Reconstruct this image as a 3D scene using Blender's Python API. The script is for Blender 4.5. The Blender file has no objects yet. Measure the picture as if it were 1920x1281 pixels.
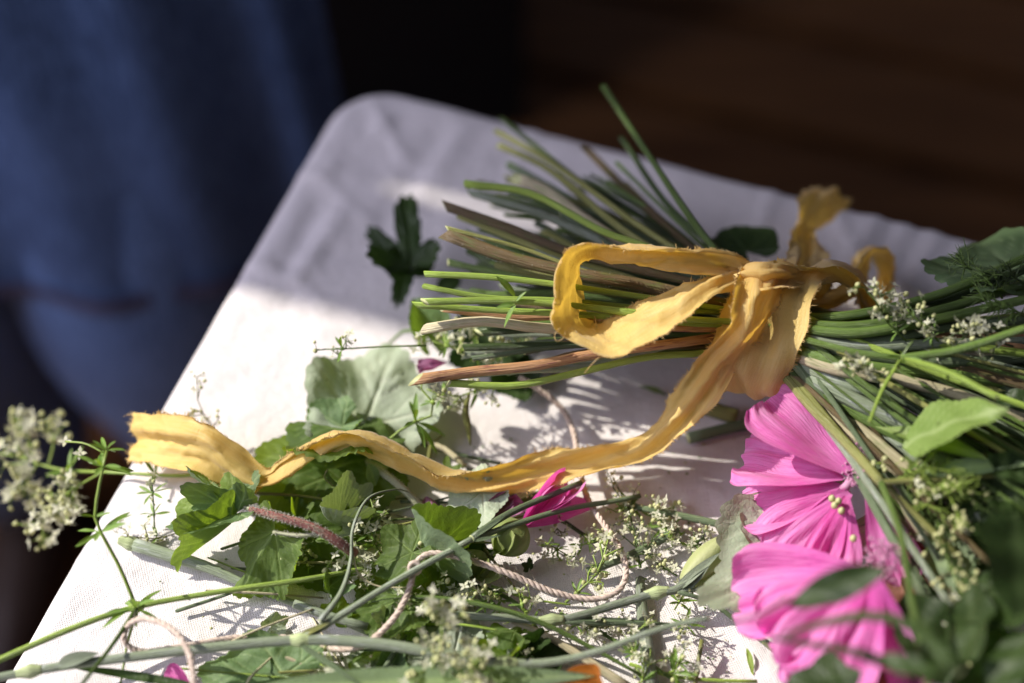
import bpy, math, random
import numpy as np
from mathutils import Matrix, Vector
random.seed(7); rng = np.random.default_rng(7)
scene = bpy.context.scene
COL = scene.collection
S = 0.01                      # the script thinks in centimetres; z = 0 is the cloth on the table top
R_ = math.radians

# ------------------------------------------------------------------ camera
LENS, DIST, PITCH = 50.0, 52.0, R_(50)
CAM = np.array([0.0, -DIST * math.cos(PITCH), DIST * math.sin(PITCH)])
FW = np.array([0.0, math.cos(PITCH), -math.sin(PITCH)])
UP = np.array([0.0, math.sin(PITCH), math.cos(PITCH)])
KPX = 1920 * LENS / 36.0
cd = bpy.data.cameras.new('camera'); cam = bpy.data.objects.new('camera', cd); COL.objects.link(cam)
cd.lens = LENS; cd.sensor_width = 36; cd.clip_start = 0.01; cd.clip_end = 60
cam.location = CAM * S
cam.rotation_euler = (math.pi / 2 - PITCH, 0, 0)
cd.dof.use_dof = True; cd.dof.focus_distance = 0.448; cd.dof.aperture_fstop = 3.2; cd.dof.aperture_blades = 9
scene.camera = cam

def P(x, y, h=0.0):
    """photo pixel + height above the cloth (cm) -> place on the table (cm)"""
    d = FW + np.array([1.0, 0, 0]) * (x - 960) / KPX + UP * (640.5 - y) / KPX
    return CAM + d * ((h - CAM[2]) / d[2])

# ------------------------------------------------------------------ light
SUN_AZ = R_(-18.2)            # ground direction the light travels in: to the right and a little towards the camera
SUN_EL = R_(40)
sd = np.array([math.cos(SUN_AZ), math.sin(SUN_AZ), 0.0])
sun_dir = np.array([sd[0] * math.cos(SUN_EL), sd[1] * math.cos(SUN_EL), -math.sin(SUN_EL)])
ld = bpy.data.lights.new('sun', 'SUN'); lo = bpy.data.objects.new('sun', ld); COL.objects.link(lo)
ld.energy = 5.0; ld.angle = R_(0.53); ld.color = (1.0, 0.93, 0.83)
lo.rotation_euler = Vector(sun_dir).to_track_quat('-Z', 'Y').to_euler()
# daylight of the sky coming in through the same window on the left
ad = bpy.data.lights.new('window_daylight', 'AREA'); ao = bpy.data.objects.new('window_daylight', ad); COL.objects.link(ao)
ad.shape = 'RECTANGLE'; ad.size = 1.3; ad.size_y = 1.2; ad.energy = 22; ad.color = (0.81, 0.78, 1.0)
nv = np.array([-sd[1], sd[0], 0.0])                 # away from the camera, along the added shade wall
apos = np.array([-11.3, 2.9, 0]) - sd * 112 - nv * 62 + np.array([0, 0, 92])
ao.location = apos * S
ao.rotation_euler = Vector(np.array([0., 0, 0]) - apos).to_track_quat('-Z', 'Y').to_euler()
w = bpy.data.worlds.new('World'); scene.world = w; w.use_nodes = True
bg = w.node_tree.nodes['Background']; bg.inputs[0].default_value = (0.62, 0.65, 0.92, 1); bg.inputs[1].default_value = 0.075
scene.view_settings.view_transform = 'Standard'; scene.view_settings.look = 'None'
scene.view_settings.exposure = 0.22; scene.view_settings.gamma = 1; scene.view_settings.use_curve_mapping = False
scene.render.engine = 'CYCLES'
scene.cycles.use_denoising = True
scene.cycles.max_bounces = 6; scene.cycles.diffuse_bounces = 3; scene.cycles.transmission_bounces = 4
scene.cycles.sample_clamp_indirect = 4

# ------------------------------------------------------------------ materials
def newmat(name):
    m = bpy.data.materials.new(name); m.use_nodes = True
    nt = m.node_tree; nt.nodes.clear()
    out = nt.nodes.new('ShaderNodeOutputMaterial')
    return m, nt, out
def N(nt, t, **kw):
    n = nt.nodes.new(t)
    for k, v in kw.items():
        if k.startswith('i_'): n.inputs[k[2:].replace('_', ' ')].default_value = v
        else: setattr(n, k, v)
    return n
def c4(c): return (c[0], c[1], c[2], 1)
def mixc(nt, fac, a, b, blend='MIX'):
    n = nt.nodes.new('ShaderNodeMix'); n.data_type = 'RGBA'; n.blend_type = blend
    for sock, v in ((n.inputs[0], fac), (n.inputs[6], a), (n.inputs[7], b)):
        if hasattr(v, 'is_linked'): nt.links.new(v, sock)
        else: sock.default_value = v if isinstance(v, (int, float)) else c4(v)
    return n.outputs[2]
def ramp(nt, src, lo, hi):
    n = nt.nodes.new('ShaderNodeMapRange'); n.inputs[1].default_value = lo; n.inputs[2].default_value = hi
    nt.links.new(src, n.inputs[0]); return n.outputs[0]
def noise(nt, scale, detail=3, coord='Object', mapscale=None, rough=0.55):
    tc = nt.nodes.new('ShaderNodeTexCoord'); n = nt.nodes.new('ShaderNodeTexNoise')
    n.inputs['Scale'].default_value = scale; n.inputs['Detail'].default_value = detail; n.inputs['Roughness'].default_value = rough
    v = tc.outputs[coord]
    if mapscale:
        mp = nt.nodes.new('ShaderNodeMapping'); mp.inputs['Scale'].default_value = mapscale
        nt.links.new(v, mp.inputs[0]); v = mp.outputs[0]
    nt.links.new(v, n.inputs['Vector']); return n.outputs['Fac']
def bump(nt, h, strength, dist):
    b = nt.nodes.new('ShaderNodeBump'); b.inputs['Strength'].default_value = strength; b.inputs['Distance'].default_value = dist
    nt.links.new(h, b.inputs['Height']); return b.outputs[0]
def finish(nt, out, color, rough, normal=None, transl=0.0, tcol=None, spec=0.4, sheen=0.0):
    p = nt.nodes.new('ShaderNodeBsdfPrincipled')
    p.inputs['Roughness'].default_value = rough
    p.inputs['Specular IOR Level'].default_value = spec
    if sheen: p.inputs['Sheen Weight'].default_value = sheen; p.inputs['Sheen Roughness'].default_value = 0.4
    if hasattr(color, 'is_linked'): nt.links.new(color, p.inputs['Base Color'])
    else: p.inputs['Base Color'].default_value = c4(color)
    if normal is not None: nt.links.new(normal, p.inputs['Normal'])
    if transl <= 0:
        nt.links.new(p.outputs[0], out.inputs[0]); return
    t = nt.nodes.new('ShaderNodeBsdfTranslucent')
    if tcol is None: tcol = color
    if hasattr(tcol, 'is_linked'): nt.links.new(tcol, t.inputs[0])
    else: t.inputs[0].default_value = c4(tcol)
    if normal is not None: nt.links.new(normal, t.inputs['Normal'])
    mx = nt.nodes.new('ShaderNodeMixShader'); mx.inputs[0].default_value = transl
    nt.links.new(p.outputs[0], mx.inputs[1]); nt.links.new(t.outputs[0], mx.inputs[2]); nt.links.new(mx.outputs[0], out.inputs[0])

def leaf_mat(name, c1, c2, vein, under=None, transl=0.32, rough=0.5, glow=(0.28, 0.42, 0.02), wrinkle=0.5):
    m, nt, out = newmat(name)
    at = N(nt, 'ShaderNodeAttribute', attribute_name='vein')
    n1 = ramp(nt, noise(nt, 60, 4), 0.3, 0.7)
    base = mixc(nt, n1, c1, c2)
    if under is not None:
        g = N(nt, 'ShaderNodeNewGeometry')
        base = mixc(nt, g.outputs['Backfacing'], base, under)
    oi = N(nt, 'ShaderNodeObjectInfo')
    hs = N(nt, 'ShaderNodeHueSaturation'); mr = nt.nodes.new('ShaderNodeMapRange'); mr.inputs[3].default_value = 0.8; mr.inputs[4].default_value = 1.2
    nt.links.new(oi.outputs['Random'], mr.inputs[0]); nt.links.new(mr.outputs[0], hs.inputs['Value']); nt.links.new(base, hs.inputs['Color'])
    vf = N(nt, 'ShaderNodeMath', operation='MULTIPLY'); nt.links.new(at.outputs['Fac'], vf.inputs[0]); vf.inputs[1].default_value = 0.75
    col = mixc(nt, vf.outputs[0], hs.outputs[0], vein)
    spk = ramp(nt, noise(nt, 300, 2), 0.70, 0.76)
    col = mixc(nt, spk, col, tuple(x * 0.6 for x in c2))
    # fine net of veins, as relief
    tc = N(nt, 'ShaderNodeTexCoord'); vo = N(nt, 'ShaderNodeTexVoronoi', feature='DISTANCE_TO_EDGE'); vo.inputs['Scale'].default_value = 560
    nt.links.new(tc.outputs['Object'], vo.inputs['Vector'])
    vr = ramp(nt, vo.outputs['Distance'], 0.0, 0.12)
    ad_ = N(nt, 'ShaderNodeMath', operation='MULTIPLY_ADD'); nt.links.new(vr, ad_.inputs[0]); ad_.inputs[1].default_value = 0.16
    nt.links.new(noise(nt, 220, 4), ad_.inputs[2])
    nb = bump(nt, ad_.outputs[0], wrinkle, 0.0006)
    tcol = mixc(nt, vf.outputs[0], glow, tuple(min(1, x * 1.3) for x in glow))
    finish(nt, out, col, rough, nb, transl, tcol, 0.25)
    return m

def stem_mat(name, c1, c2, rough=0.42, transl=0.0, streak=(6, 3.0, 1), bumpd=0.0003, spots=None):
    m, nt, out = newmat(name)
    n1 = ramp(nt, noise(nt, 1.0, 4, 'UV', (streak[0] * 0.12, streak[1] * 4, 1)), 0.3, 0.7)
    n2 = ramp(nt, noise(nt, 1.0, 2, 'UV', (0.25, 0.8, 1)), 0.35, 0.7)
    col = mixc(nt, n1, c1, c2)
    col = mixc(nt, n2, col, tuple(0.5 * (a + b) * 1.25 for a, b in zip(c1, c2)))
    if spots:
        col = mixc(nt, ramp(nt, noise(nt, 1.0, 4, 'UV', (1.3, 5, 1)), 0.52, 0.68), col, spots)
    oi = N(nt, 'ShaderNodeObjectInfo')
    hs = N(nt, 'ShaderNodeHueSaturation'); mr = nt.nodes.new('ShaderNodeMapRange'); mr.inputs[3].default_value = 0.75; mr.inputs[4].default_value = 1.2
    nt.links.new(oi.outputs['Random'], mr.inputs[0]); nt.links.new(mr.outputs[0], hs.inputs['Value']); nt.links.new(col, hs.inputs['Color'])
    nb = bump(nt, n1, 0.8, bumpd * 1.6)
    finish(nt, out, hs.outputs[0], rough, nb, transl)
    return m

def plain_mat(name, c, c2=None, rough=0.6, transl=0.0, scale=200, spec=0.3, sheen=0.0, bumps=0.3):
    m, nt, out = newmat(name)
    n1 = noise(nt, scale, 3)
    col = mixc(nt, ramp(nt, n1, 0.35, 0.65), c, c2 or tuple(x * 0.8 for x in c))
    finish(nt, out, col, rough, bump(nt, n1, bumps, 0.0004), transl, None, spec, sheen)
    return m

M = {}
# linen: warm and cool threads crossing, slubs
def linen():
    m, nt, out = newmat('linen')
    a = noise(nt, 1, 3, 'Object', (2600, 220, 300)); b = noise(nt, 1, 3, 'Object', (220, 2600, 300))
    ws = []
    for ax in ('X', 'Y'):
        tc = N(nt, 'ShaderNodeTexCoord'); mp = N(nt, 'ShaderNodeMapping'); mp.inputs['Rotation'].default_value = (0, 0, R_(-20))
        nt.links.new(tc.outputs['Object'], mp.inputs[0])
        wv = N(nt, 'ShaderNodeTexWave', bands_direction=ax); wv.inputs['Scale'].default_value = 430; wv.inputs['Distortion'].default_value = 2.5; wv.inputs['Detail'].default_value = 2; wv.inputs['Detail Scale'].default_value = 0.6
        nt.links.new(mp.outputs[0], wv.inputs[0]); ws.append(wv.outputs['Fac'])
    wm = N(nt, 'ShaderNodeMath', operation='MULTIPLY'); nt.links.new(ws[0], wm.inputs[0]); nt.links.new(ws[1], wm.inputs[1])
    mn = N(nt, 'ShaderNodeMath', operation='MAXIMUM'); nt.links.new(a, mn.inputs[0]); nt.links.new(b, mn.inputs[1])
    ad_ = N(nt, 'ShaderNodeMath', operation='ADD'); nt.links.new(mn.outputs[0], ad_.inputs[0]); nt.links.new(wm.outputs[0], ad_.inputs[1])
    col = mixc(nt, ramp(nt, mn.outputs[0], 0.42, 0.72), (0.70, 0.66, 0.63), (0.84, 0.81, 0.79))
    col = mixc(nt, ramp(nt, noise(nt, 14, 4), 0.35, 0.75), col, (0.74, 0.71, 0.70))
    b1 = N(nt, 'ShaderNodeBump'); b1.inputs['Strength'].default_value = 0.5; b1.inputs['Distance'].default_value = 0.004; nt.links.new(noise(nt, 55, 5), b1.inputs['Height'])
    b2 = N(nt, 'ShaderNodeBump'); b2.inputs['Strength'].default_value = 0.45; b2.inputs['Distance'].default_value = 0.0004; nt.links.new(ad_.outputs[0], b2.inputs['Height']); nt.links.new(b1.outputs[0], b2.inputs['Normal'])
    finish(nt, out, col, 0.9, b2.outputs[0], 0, None, 0.15, 0.25)
    return m
M['linen'] = linen()
def wood():
    m, nt, out = newmat('dark_wood')
    n1 = noise(nt, 1, 5, 'Object', (3, 45, 45), 0.6)
    col = mixc(nt, ramp(nt, n1, 0.3, 0.7), (0.13, 0.052, 0.014), (0.34, 0.15, 0.046))
    oi = N(nt, 'ShaderNodeObjectInfo'); hs = N(nt, 'ShaderNodeHueSaturation')
    mr = nt.nodes.new('ShaderNodeMapRange'); mr.inputs[3].default_value = 0.75; mr.inputs[4].default_value = 1.2
    nt.links.new(oi.outputs['Random'], mr.inputs[0]); nt.links.new(mr.outputs[0], hs.inputs['Value']); nt.links.new(col, hs.inputs['Color'])
    finish(nt, out, hs.outputs[0], 0.55, bump(nt, n1, 0.4, 0.002), 0, None, 0.25)
    return m
M['wood'] = wood()
def denim(name, c1, c2):
    m, nt, out = newmat(name)
    a = noise(nt, 1, 3, 'Object', (900, 900, 60)); b = noise(nt, 9, 4)
    tc = N(nt, 'ShaderNodeTexCoord'); wv = N(nt, 'ShaderNodeTexWave', bands_direction='DIAGONAL'); wv.inputs['Scale'].default_value = 300
    nt.links.new(tc.outputs['Object'], wv.inputs[0])
    col = mixc(nt, ramp(nt, b, 0.35, 0.7), c1, c2)
    col = mixc(nt, ramp(nt, a, 0.45, 0.7), col, tuple(min(1, x * 1.7) for x in c2))
    finish(nt, out, col, 0.85, bump(nt, wv.outputs['Fac'], 0.4, 0.0004), 0, None, 0.2, 0.1)
    return m
M['denim'] = denim('denim_dark', (0.032, 0.068, 0.16), (0.065, 0.120, 0.26))
M['denim2'] = denim('denim_faded', (0.045, 0.09, 0.21), (0.10, 0.18, 0.37))
M['seam'] = denim('denim_seam', (0.03, 0.04, 0.09), (0.06, 0.06, 0.11))
M['black'] = plain_mat('black_paint', (0.006, 0.006, 0.007), None, 0.6, 0, 40)
M['plaster'] = plain_mat('shade_wall_paint', (0.5, 0.48, 0.45), None, 0.8, 0, 20)
M['shoe'] = plain_mat('shoe_leather', (0.05, 0.03, 0.02), None, 0.5, 0, 60)
def silk():
    m, nt, out = newmat('mustard_silk')
    n1 = noise(nt, 1, 3, 'UV', (1.2, 14, 1)); n2 = noise(nt, 1, 3, 'UV', (30, 2, 1))
    n3 = noise(nt, 1, 2, 'UV', (26, 26, 1))
    col = mixc(nt, ramp(nt, n1, 0.3, 0.7), (0.84, 0.60, 0.17), (0.95, 0.78, 0.36))
    col = mixc(nt, ramp(nt, noise(nt, 1, 3, 'UV', (0.35, 0.5, 1)), 0.4, 0.7), col, (0.86, 0.63, 0.20))
    mx = N(nt, 'ShaderNodeMath', operation='ADD'); nt.links.new(n2, mx.inputs[0]); nt.links.new(n1, mx.inputs[1])
    mx2 = N(nt, 'ShaderNodeMath', operation='ADD'); nt.links.new(mx.outputs[0], mx2.inputs[0]); nt.links.new(n3, mx2.inputs[1])
    finish(nt, out, col, 0.48, bump(nt, mx2.outputs[0], 0.45, 0.0005), 0.40, (0.98, 0.62, 0.07), 0.35, 0.35)
    return m
M['silk'] = silk()
M['thread'] = plain_mat('silk_thread', (0.74, 0.50, 0.17), (0.85, 0.66, 0.32), 0.6, 0.3)
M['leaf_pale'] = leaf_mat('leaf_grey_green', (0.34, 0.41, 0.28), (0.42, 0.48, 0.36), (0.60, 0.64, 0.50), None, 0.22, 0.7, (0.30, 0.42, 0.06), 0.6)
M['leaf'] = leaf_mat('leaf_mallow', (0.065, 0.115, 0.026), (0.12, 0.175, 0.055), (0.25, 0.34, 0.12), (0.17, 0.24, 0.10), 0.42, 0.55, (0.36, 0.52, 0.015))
M['leaf_mid'] = leaf_mat('leaf_green_soft', (0.11, 0.19, 0.075), (0.17, 0.25, 0.12), (0.32, 0.42, 0.2), (0.22, 0.30, 0.17), 0.3, 0.55, (0.26, 0.42, 0.02))
M['leaf_dark'] = leaf_mat('leaf_dark', (0.018, 0.036, 0.010), (0.034, 0.058, 0.016), (0.06, 0.09, 0.035), None, 0.16, 0.45, (0.08, 0.18, 0.02))  # dark leaf tone; also stands in for shade at the lower right
M['leaf_lime'] = leaf_mat('leaf_lime', (0.16, 0.25, 0.055), (0.23, 0.33, 0.09), (0.38, 0.48, 0.2), None, 0.35, 0.45, (0.35, 0.52, 0.03))
M['whorl'] = leaf_mat('leaf_bedstraw', (0.11, 0.21, 0.04), (0.17, 0.28, 0.06), (0.25, 0.36, 0.12), None, 0.3, 0.4, (0.3, 0.48, 0.03), 0.2)
M['s_bright'] = stem_mat('stem_bright_green', (0.17, 0.27, 0.035), (0.30, 0.40, 0.08), 0.4)
M['s_green'] = stem_mat('stem_green', (0.065, 0.12, 0.022), (0.14, 0.21, 0.05), 0.36)
M['s_dark'] = stem_mat('stem_dark_green', (0.03, 0.055, 0.014), (0.07, 0.11, 0.03), 0.35)
M['s_yellow'] = stem_mat('stem_olive', (0.16, 0.18, 0.045), (0.27, 0.27, 0.09), 0.42)
M['s_brown'] = stem_mat('stem_brown', (0.07, 0.05, 0.022), (0.16, 0.11, 0.05), 0.5, spots=(0.10, 0.12, 0.03))
M['s_rust'] = stem_mat('stem_rust', (0.33, 0.17, 0.075), (0.46, 0.27, 0.13), 0.45, spots=(0.18, 0.055, 0.05))
M['s_beige'] = stem_mat('stem_beige', (0.42, 0.37, 0.22), (0.55, 0.50, 0.33), 0.5, spots=(0.34, 0.36, 0.18))
M['s_grey'] = stem_mat('stem_blue_grey', (0.16, 0.20, 0.12), (0.27, 0.32, 0.22), 0.45, spots=(0.36, 0.40, 0.35))
M['s_greyd'] = stem_mat('stem_teal', (0.08, 0.12, 0.055), (0.15, 0.195, 0.11), 0.4)
M['s_red'] = stem_mat('stem_red_hairy', (0.16, 0.045, 0.045), (0.30, 0.14, 0.11), 0.5, spots=(0.34, 0.27, 0.18))
M['s_fuzz'] = stem_mat('stem_grey_hairy', (0.25, 0.27, 0.16), (0.36, 0.36, 0.24), 0.6)
M['cut'] = plain_mat('cut_end', (0.55, 0.58, 0.32), (0.42, 0.44, 0.2), 0.6)
M['hair'] = plain_mat('plant_hairs', (0.62, 0.60, 0.50), None, 0.6, 0.3)
M['floret'] = plain_mat('floret_white', (0.74, 0.74, 0.60), (0.66, 0.68, 0.46), 0.6, 0.35)
M['bud'] = plain_mat('bud_cream', (0.62, 0.62, 0.33), (0.50, 0.54, 0.22), 0.5, 0.2)
M['twine'] = plain_mat('twine', (0.68, 0.57, 0.48), (0.54, 0.43, 0.35), 0.85, 0, 500, 0.2, 0.3, 0.6)
M['fuzzthread'] = plain_mat('twine_fibre', (0.66, 0.56, 0.46), None, 0.8, 0.2)
M['calyx'] = leaf_mat('calyx_green', (0.21, 0.27, 0.08), (0.28, 0.33, 0.13), (0.4, 0.44, 0.2), None, 0.2, 0.6, (0.3, 0.4, 0.05))
M['podgreen'] = leaf_mat('pale_pod', (0.38, 0.44, 0.17), (0.48, 0.52, 0.25), (0.58, 0.6, 0.35), None, 0.2, 0.5, (0.45, 0.5, 0.1))
M['orange'] = leaf_mat('petal_orange', (0.42, 0.14, 0.02), (0.5, 0.2, 0.04), (0.35, 0.1, 0.02), None, 0.3, 0.5, (0.6, 0.2, 0.02))
M['brownleaf'] = leaf_mat('leaf_withered', (0.12, 0.05, 0.03), (0.18, 0.08, 0.05), (0.24, 0.12, 0.07), None, 0.2, 0.6, (0.3, 0.1, 0.03))
M['stamen'] = plain_mat('stamen', (0.68, 0.38, 0.52), (0.60, 0.24, 0.42), 0.6, 0.25, 300)
def petal_mat(name, c1, c2, vein, glow):
    m, nt, out = newmat(name)
    at = N(nt, 'ShaderNodeAttribute', attribute_name='vein')
    col = mixc(nt, ramp(nt, noise(nt, 50, 3), 0.3, 0.7), c1, c2)
    vf = N(nt, 'ShaderNodeMath', operation='MULTIPLY'); nt.links.new(at.outputs['Fac'], vf.inputs[0]); vf.inputs[1].default_value = 0.75
    col = mixc(nt, vf.outputs[0], col, vein)
    tcu = N(nt, 'ShaderNodeTexCoord'); sx = N(nt, 'ShaderNodeSeparateXYZ'); nt.links.new(tcu.outputs['UV'], sx.inputs[0])
    tip_sheen = N(nt, 'ShaderNodeMath', operation='MULTIPLY'); nt.links.new(ramp(nt, sx.outputs['X'], 0.35, 1.0), tip_sheen.inputs[0]); nt.links.new(ramp(nt, noise(nt, 1, 3, 'UV', (2.5, 3.0, 1)), 0.3, 0.75), tip_sheen.inputs[1])
    col = mixc(nt, tip_sheen.outputs[0], col, (0.92, 0.52, 0.79))  # pale sheen highlights towards the petal tips, put into the colour
    n1 = noise(nt, 1, 4, 'UV', (5, 22, 1))
    finish(nt, out, col, 0.5, bump(nt, n1, 0.7, 0.0009), 0.45, glow, 0.35, 0.2)
    return m
M['petal'] = petal_mat('petal_pink', (0.82, 0.13, 0.52), (0.90, 0.32, 0.67), (0.55, 0.02, 0.30), (0.95, 0.12, 0.56))
M['petal2'] = petal_mat('petal_mauve', (0.78, 0.12, 0.52), (0.87, 0.30, 0.67), (0.48, 0.02, 0.30), (0.92, 0.12, 0.56))
M['petal_w'] = petal_mat('petal_wine', (0.20, 0.03, 0.10), (0.28, 0.05, 0.15), (0.1, 0.01, 0.05), (0.3, 0.03, 0.14))

# ------------------------------------------------------------------ mesh helpers
ORIGIN = {}
def thing(name, label, cat, loc, group=None):
    o = bpy.data.objects.new(name, None); COL.objects.link(o); o.empty_display_size = 0.02
    o.location = np.asarray(loc) * S; o['label'] = label; o['category'] = cat
    if group: o['group'] = group
    ORIGIN[o.name] = np.asarray(loc, float)
    return o
def origin(par): return ORIGIN.get(par.name, np.zeros(3)) if par is not None else np.zeros(3)
def make_mesh(name, v, f, mats, uv=None, vein=None, mi=None, smooth=True):
    me = bpy.data.meshes.new(name)
    me.from_pydata((np.asarray(v) * S).tolist(), [], [tuple(int(i) for i in q) for q in f])
    for m in (mats if isinstance(mats, (list, tuple)) else [mats]): me.materials.append(M[m] if isinstance(m, str) else m)
    if smooth: me.polygons.foreach_set('use_smooth', [True] * len(me.polygons))
    if mi is not None: me.polygons.foreach_set('material_index', np.asarray(mi, dtype=np.int32))
    if uv is not None:
        li = np.zeros(len(me.loops), dtype=np.int32); me.loops.foreach_get('vertex_index', li)
        l = me.uv_layers.new(name='UVMap'); l.data.foreach_set('uv', np.asarray(uv, dtype=np.float32)[li].ravel())
    if vein is not None:
        a = me.attributes.new('vein', 'FLOAT', 'POINT'); a.data.foreach_set('value', np.asarray(vein, dtype=np.float32))
    me.update(); return me
def put(name, me, par=None, kind=None, label=None):
    o = bpy.data.objects.new(name, me); COL.objects.link(o)
    if par is not None:
        o.parent = par; ORIGIN[o.name] = origin(par)
    if kind: o['kind'] = kind
    if label: o['label'] = label
    return o
def part(name, v, f, mats, par=None, uv=None, vein=None, mi=None, smooth=True, kind=None, label=None):
    return put(name, make_mesh(name, np.asarray(v) - origin(par), f, mats, uv, vein, mi, smooth), par, kind, label)

def spline(pts, n):
    """Catmull-Rom through pts (k x d), n samples spread by arc length"""
    p = np.asarray(pts, float)
    if len(p) == 2: return p[0] + (p[1] - p[0]) * np.linspace(0, 1, n)[:, None]
    q = np.vstack([2 * p[0] - p[1], p, 2 * p[-1] - p[-2]])
    out = []
    for i in range(len(p) - 1):
        a, b, c, d = q[i:i + 4]; t = np.linspace(0, 1, 24, endpoint=False)[:, None]
        out.append(0.5 * (2 * b + (c - a) * t + (2 * a - 5 * b + 4 * c - d) * t ** 2 + (3 * b - a - 3 * c + d) * t ** 3))
    out = np.vstack(out + [p[-1:]])
    s = np.r_[0, np.cumsum(np.linalg.norm(np.diff(out[:, :3], axis=0), axis=1))]
    u = np.linspace(0, s[-1], n)
    return np.stack([np.interp(u, s, out[:, k]) for k in range(out.shape[1])], 1)
def unit(v): return v / (np.linalg.norm(v, axis=-1, keepdims=True) + 1e-12)
def frames(c):
    t = unit(np.gradient(c, axis=0)); n = np.zeros_like(t)
    r = np.array([0, 0, 1.0]) if abs(t[0][2]) < 0.9 else np.array([1.0, 0, 0])
    n[0] = unit(r - t[0] * (r @ t[0]))
    for i in range(1, len(c)): n[i] = unit(n[i - 1] - t[i] * (n[i - 1] @ t[i]))
    return t, n, np.cross(t, n)
def tube_geo(c, r, seg=8, wob=0.0, lobes=0, lobamp=0.0, bev=0.0):
    c = np.asarray(c, float); k = len(c); r = np.broadcast_to(np.asarray(r, float), (k,)).copy()
    if wob: r = r * (1 + wob * np.interp(np.arange(k), np.arange(0, k + 4, 4), rng.uniform(-1, 1, len(np.arange(0, k + 4, 4)))))
    t, n, b = frames(c); a = np.linspace(0, 2 * math.pi, seg, endpoint=False)
    rr = r[:, None] * (1 + lobamp * np.cos(lobes * a)[None])
    v = c[:, None] + rr[..., None] * (np.cos(a)[None, :, None] * n[:, None] + np.sin(a)[None, :, None] * b[:, None])
    if bev: v[0] += (np.cos(a + bev * 9) * r[0] * bev)[:, None] * t[0]
    v = v.reshape(-1, 3); f = []
    for i in range(k - 1):
        for j in range(seg):
            f.append((i * seg + j, i * seg + (j + 1) % seg, (i + 1) * seg + (j + 1) % seg, (i + 1) * seg + j))
    L = np.r_[0, np.cumsum(np.linalg.norm(np.diff(c, axis=0), axis=1))]
    uv = np.stack([np.repeat(L, seg), np.tile(np.abs(np.linspace(-1, 1, seg)), k)], 1)
    uv[:, 0] += rng.uniform(0, 50)
    mi = [0] * len(f)
    f.append(tuple(range(seg))[::-1]); f.append(tuple(range((k - 1) * seg, k * seg))); mi += [1, 1]
    return v, f, uv, mi
def tube(name, pts, r, mat, par, n=None, seg=8, wob=0.06, kind=None, lobes=0, lobamp=0.0, label=None, bev=0.0):
    pts = np.asarray(pts, float)
    if n is None: n = max(6, min(60, int(np.linalg.norm(np.diff(pts, axis=0), axis=1).sum() * 2.2)))
    c = spline(pts, n)
    if np.ndim(r): r = np.interp(np.linspace(0, 1, n), np.linspace(0, 1, len(r)), r)
    v, f, uv, mi = tube_geo(c, r, seg, wob, lobes, lobamp, bev)
    return part(name, v, f, [mat, 'cut'], par, uv, None, mi, kind=kind, label=label), c
class Batch:
    def __init__(s): s.v, s.f, s.uv, s.n = [], [], [], 0
    def add(s, v, f, uv=None):
        s.v.append(np.asarray(v)); s.f += [tuple(i + s.n for i in q) for q in f]
        s.uv.append(np.zeros((len(v), 2)) if uv is None else uv); s.n += len(v)
    def build(s, name, mat, par, kind=None, smooth=True):
        return part(name, np.vstack(s.v), s.f, mat, par, np.vstack(s.uv), smooth=smooth, kind=kind)
def hair_geo(p, d, l, r, bend=None):
    """a thin three-sided tapering hair"""
    d = unit(np.asarray(d, float)); q = unit(np.cross(d, [0.31, 0.52, 0.8])); w_ = np.cross(d, q)
    tip = p + d * l; mid = p + d * l * 0.55
    if bend is not None: mid = mid + bend * 0.3; tip = tip + bend
    v = []
    for c, k in ((p, 1.0), (mid, 0.8)):
        for a in (0, 2.09, 4.19): v.append(c + (q * math.cos(a) + w_ * math.sin(a)) * r * k)
    v.append(tip)
    f = [(0, 1, 4, 3), (1, 2, 5, 4), (2, 0, 3, 5), (3, 4, 6), (4, 5, 6), (5, 3, 6)]
    return np.array(v), f
def fuzz(par, c, r, n, l, mat='hair', hr=0.008, name='hairs'):
    t, nn, b = frames(c); B = Batch(); r = np.broadcast_to(np.asarray(r, float), (len(c),))
    for _ in range(n):
        i = rng.integers(0, len(c) - 1); a = rng.uniform(0, 6.28)
        d = nn[i] * math.cos(a) + b[i] * math.sin(a)
        pos = c[i] + (c[i + 1] - c[i]) * rng.uniform() + d * r[i] * 0.95
        B.add(*hair_geo(pos, d + 0.5 * rng.normal(size=3), l * rng.uniform(0.5, 1.2), hr))
    return B.build(name, mat, par, 'stuff')

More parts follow.
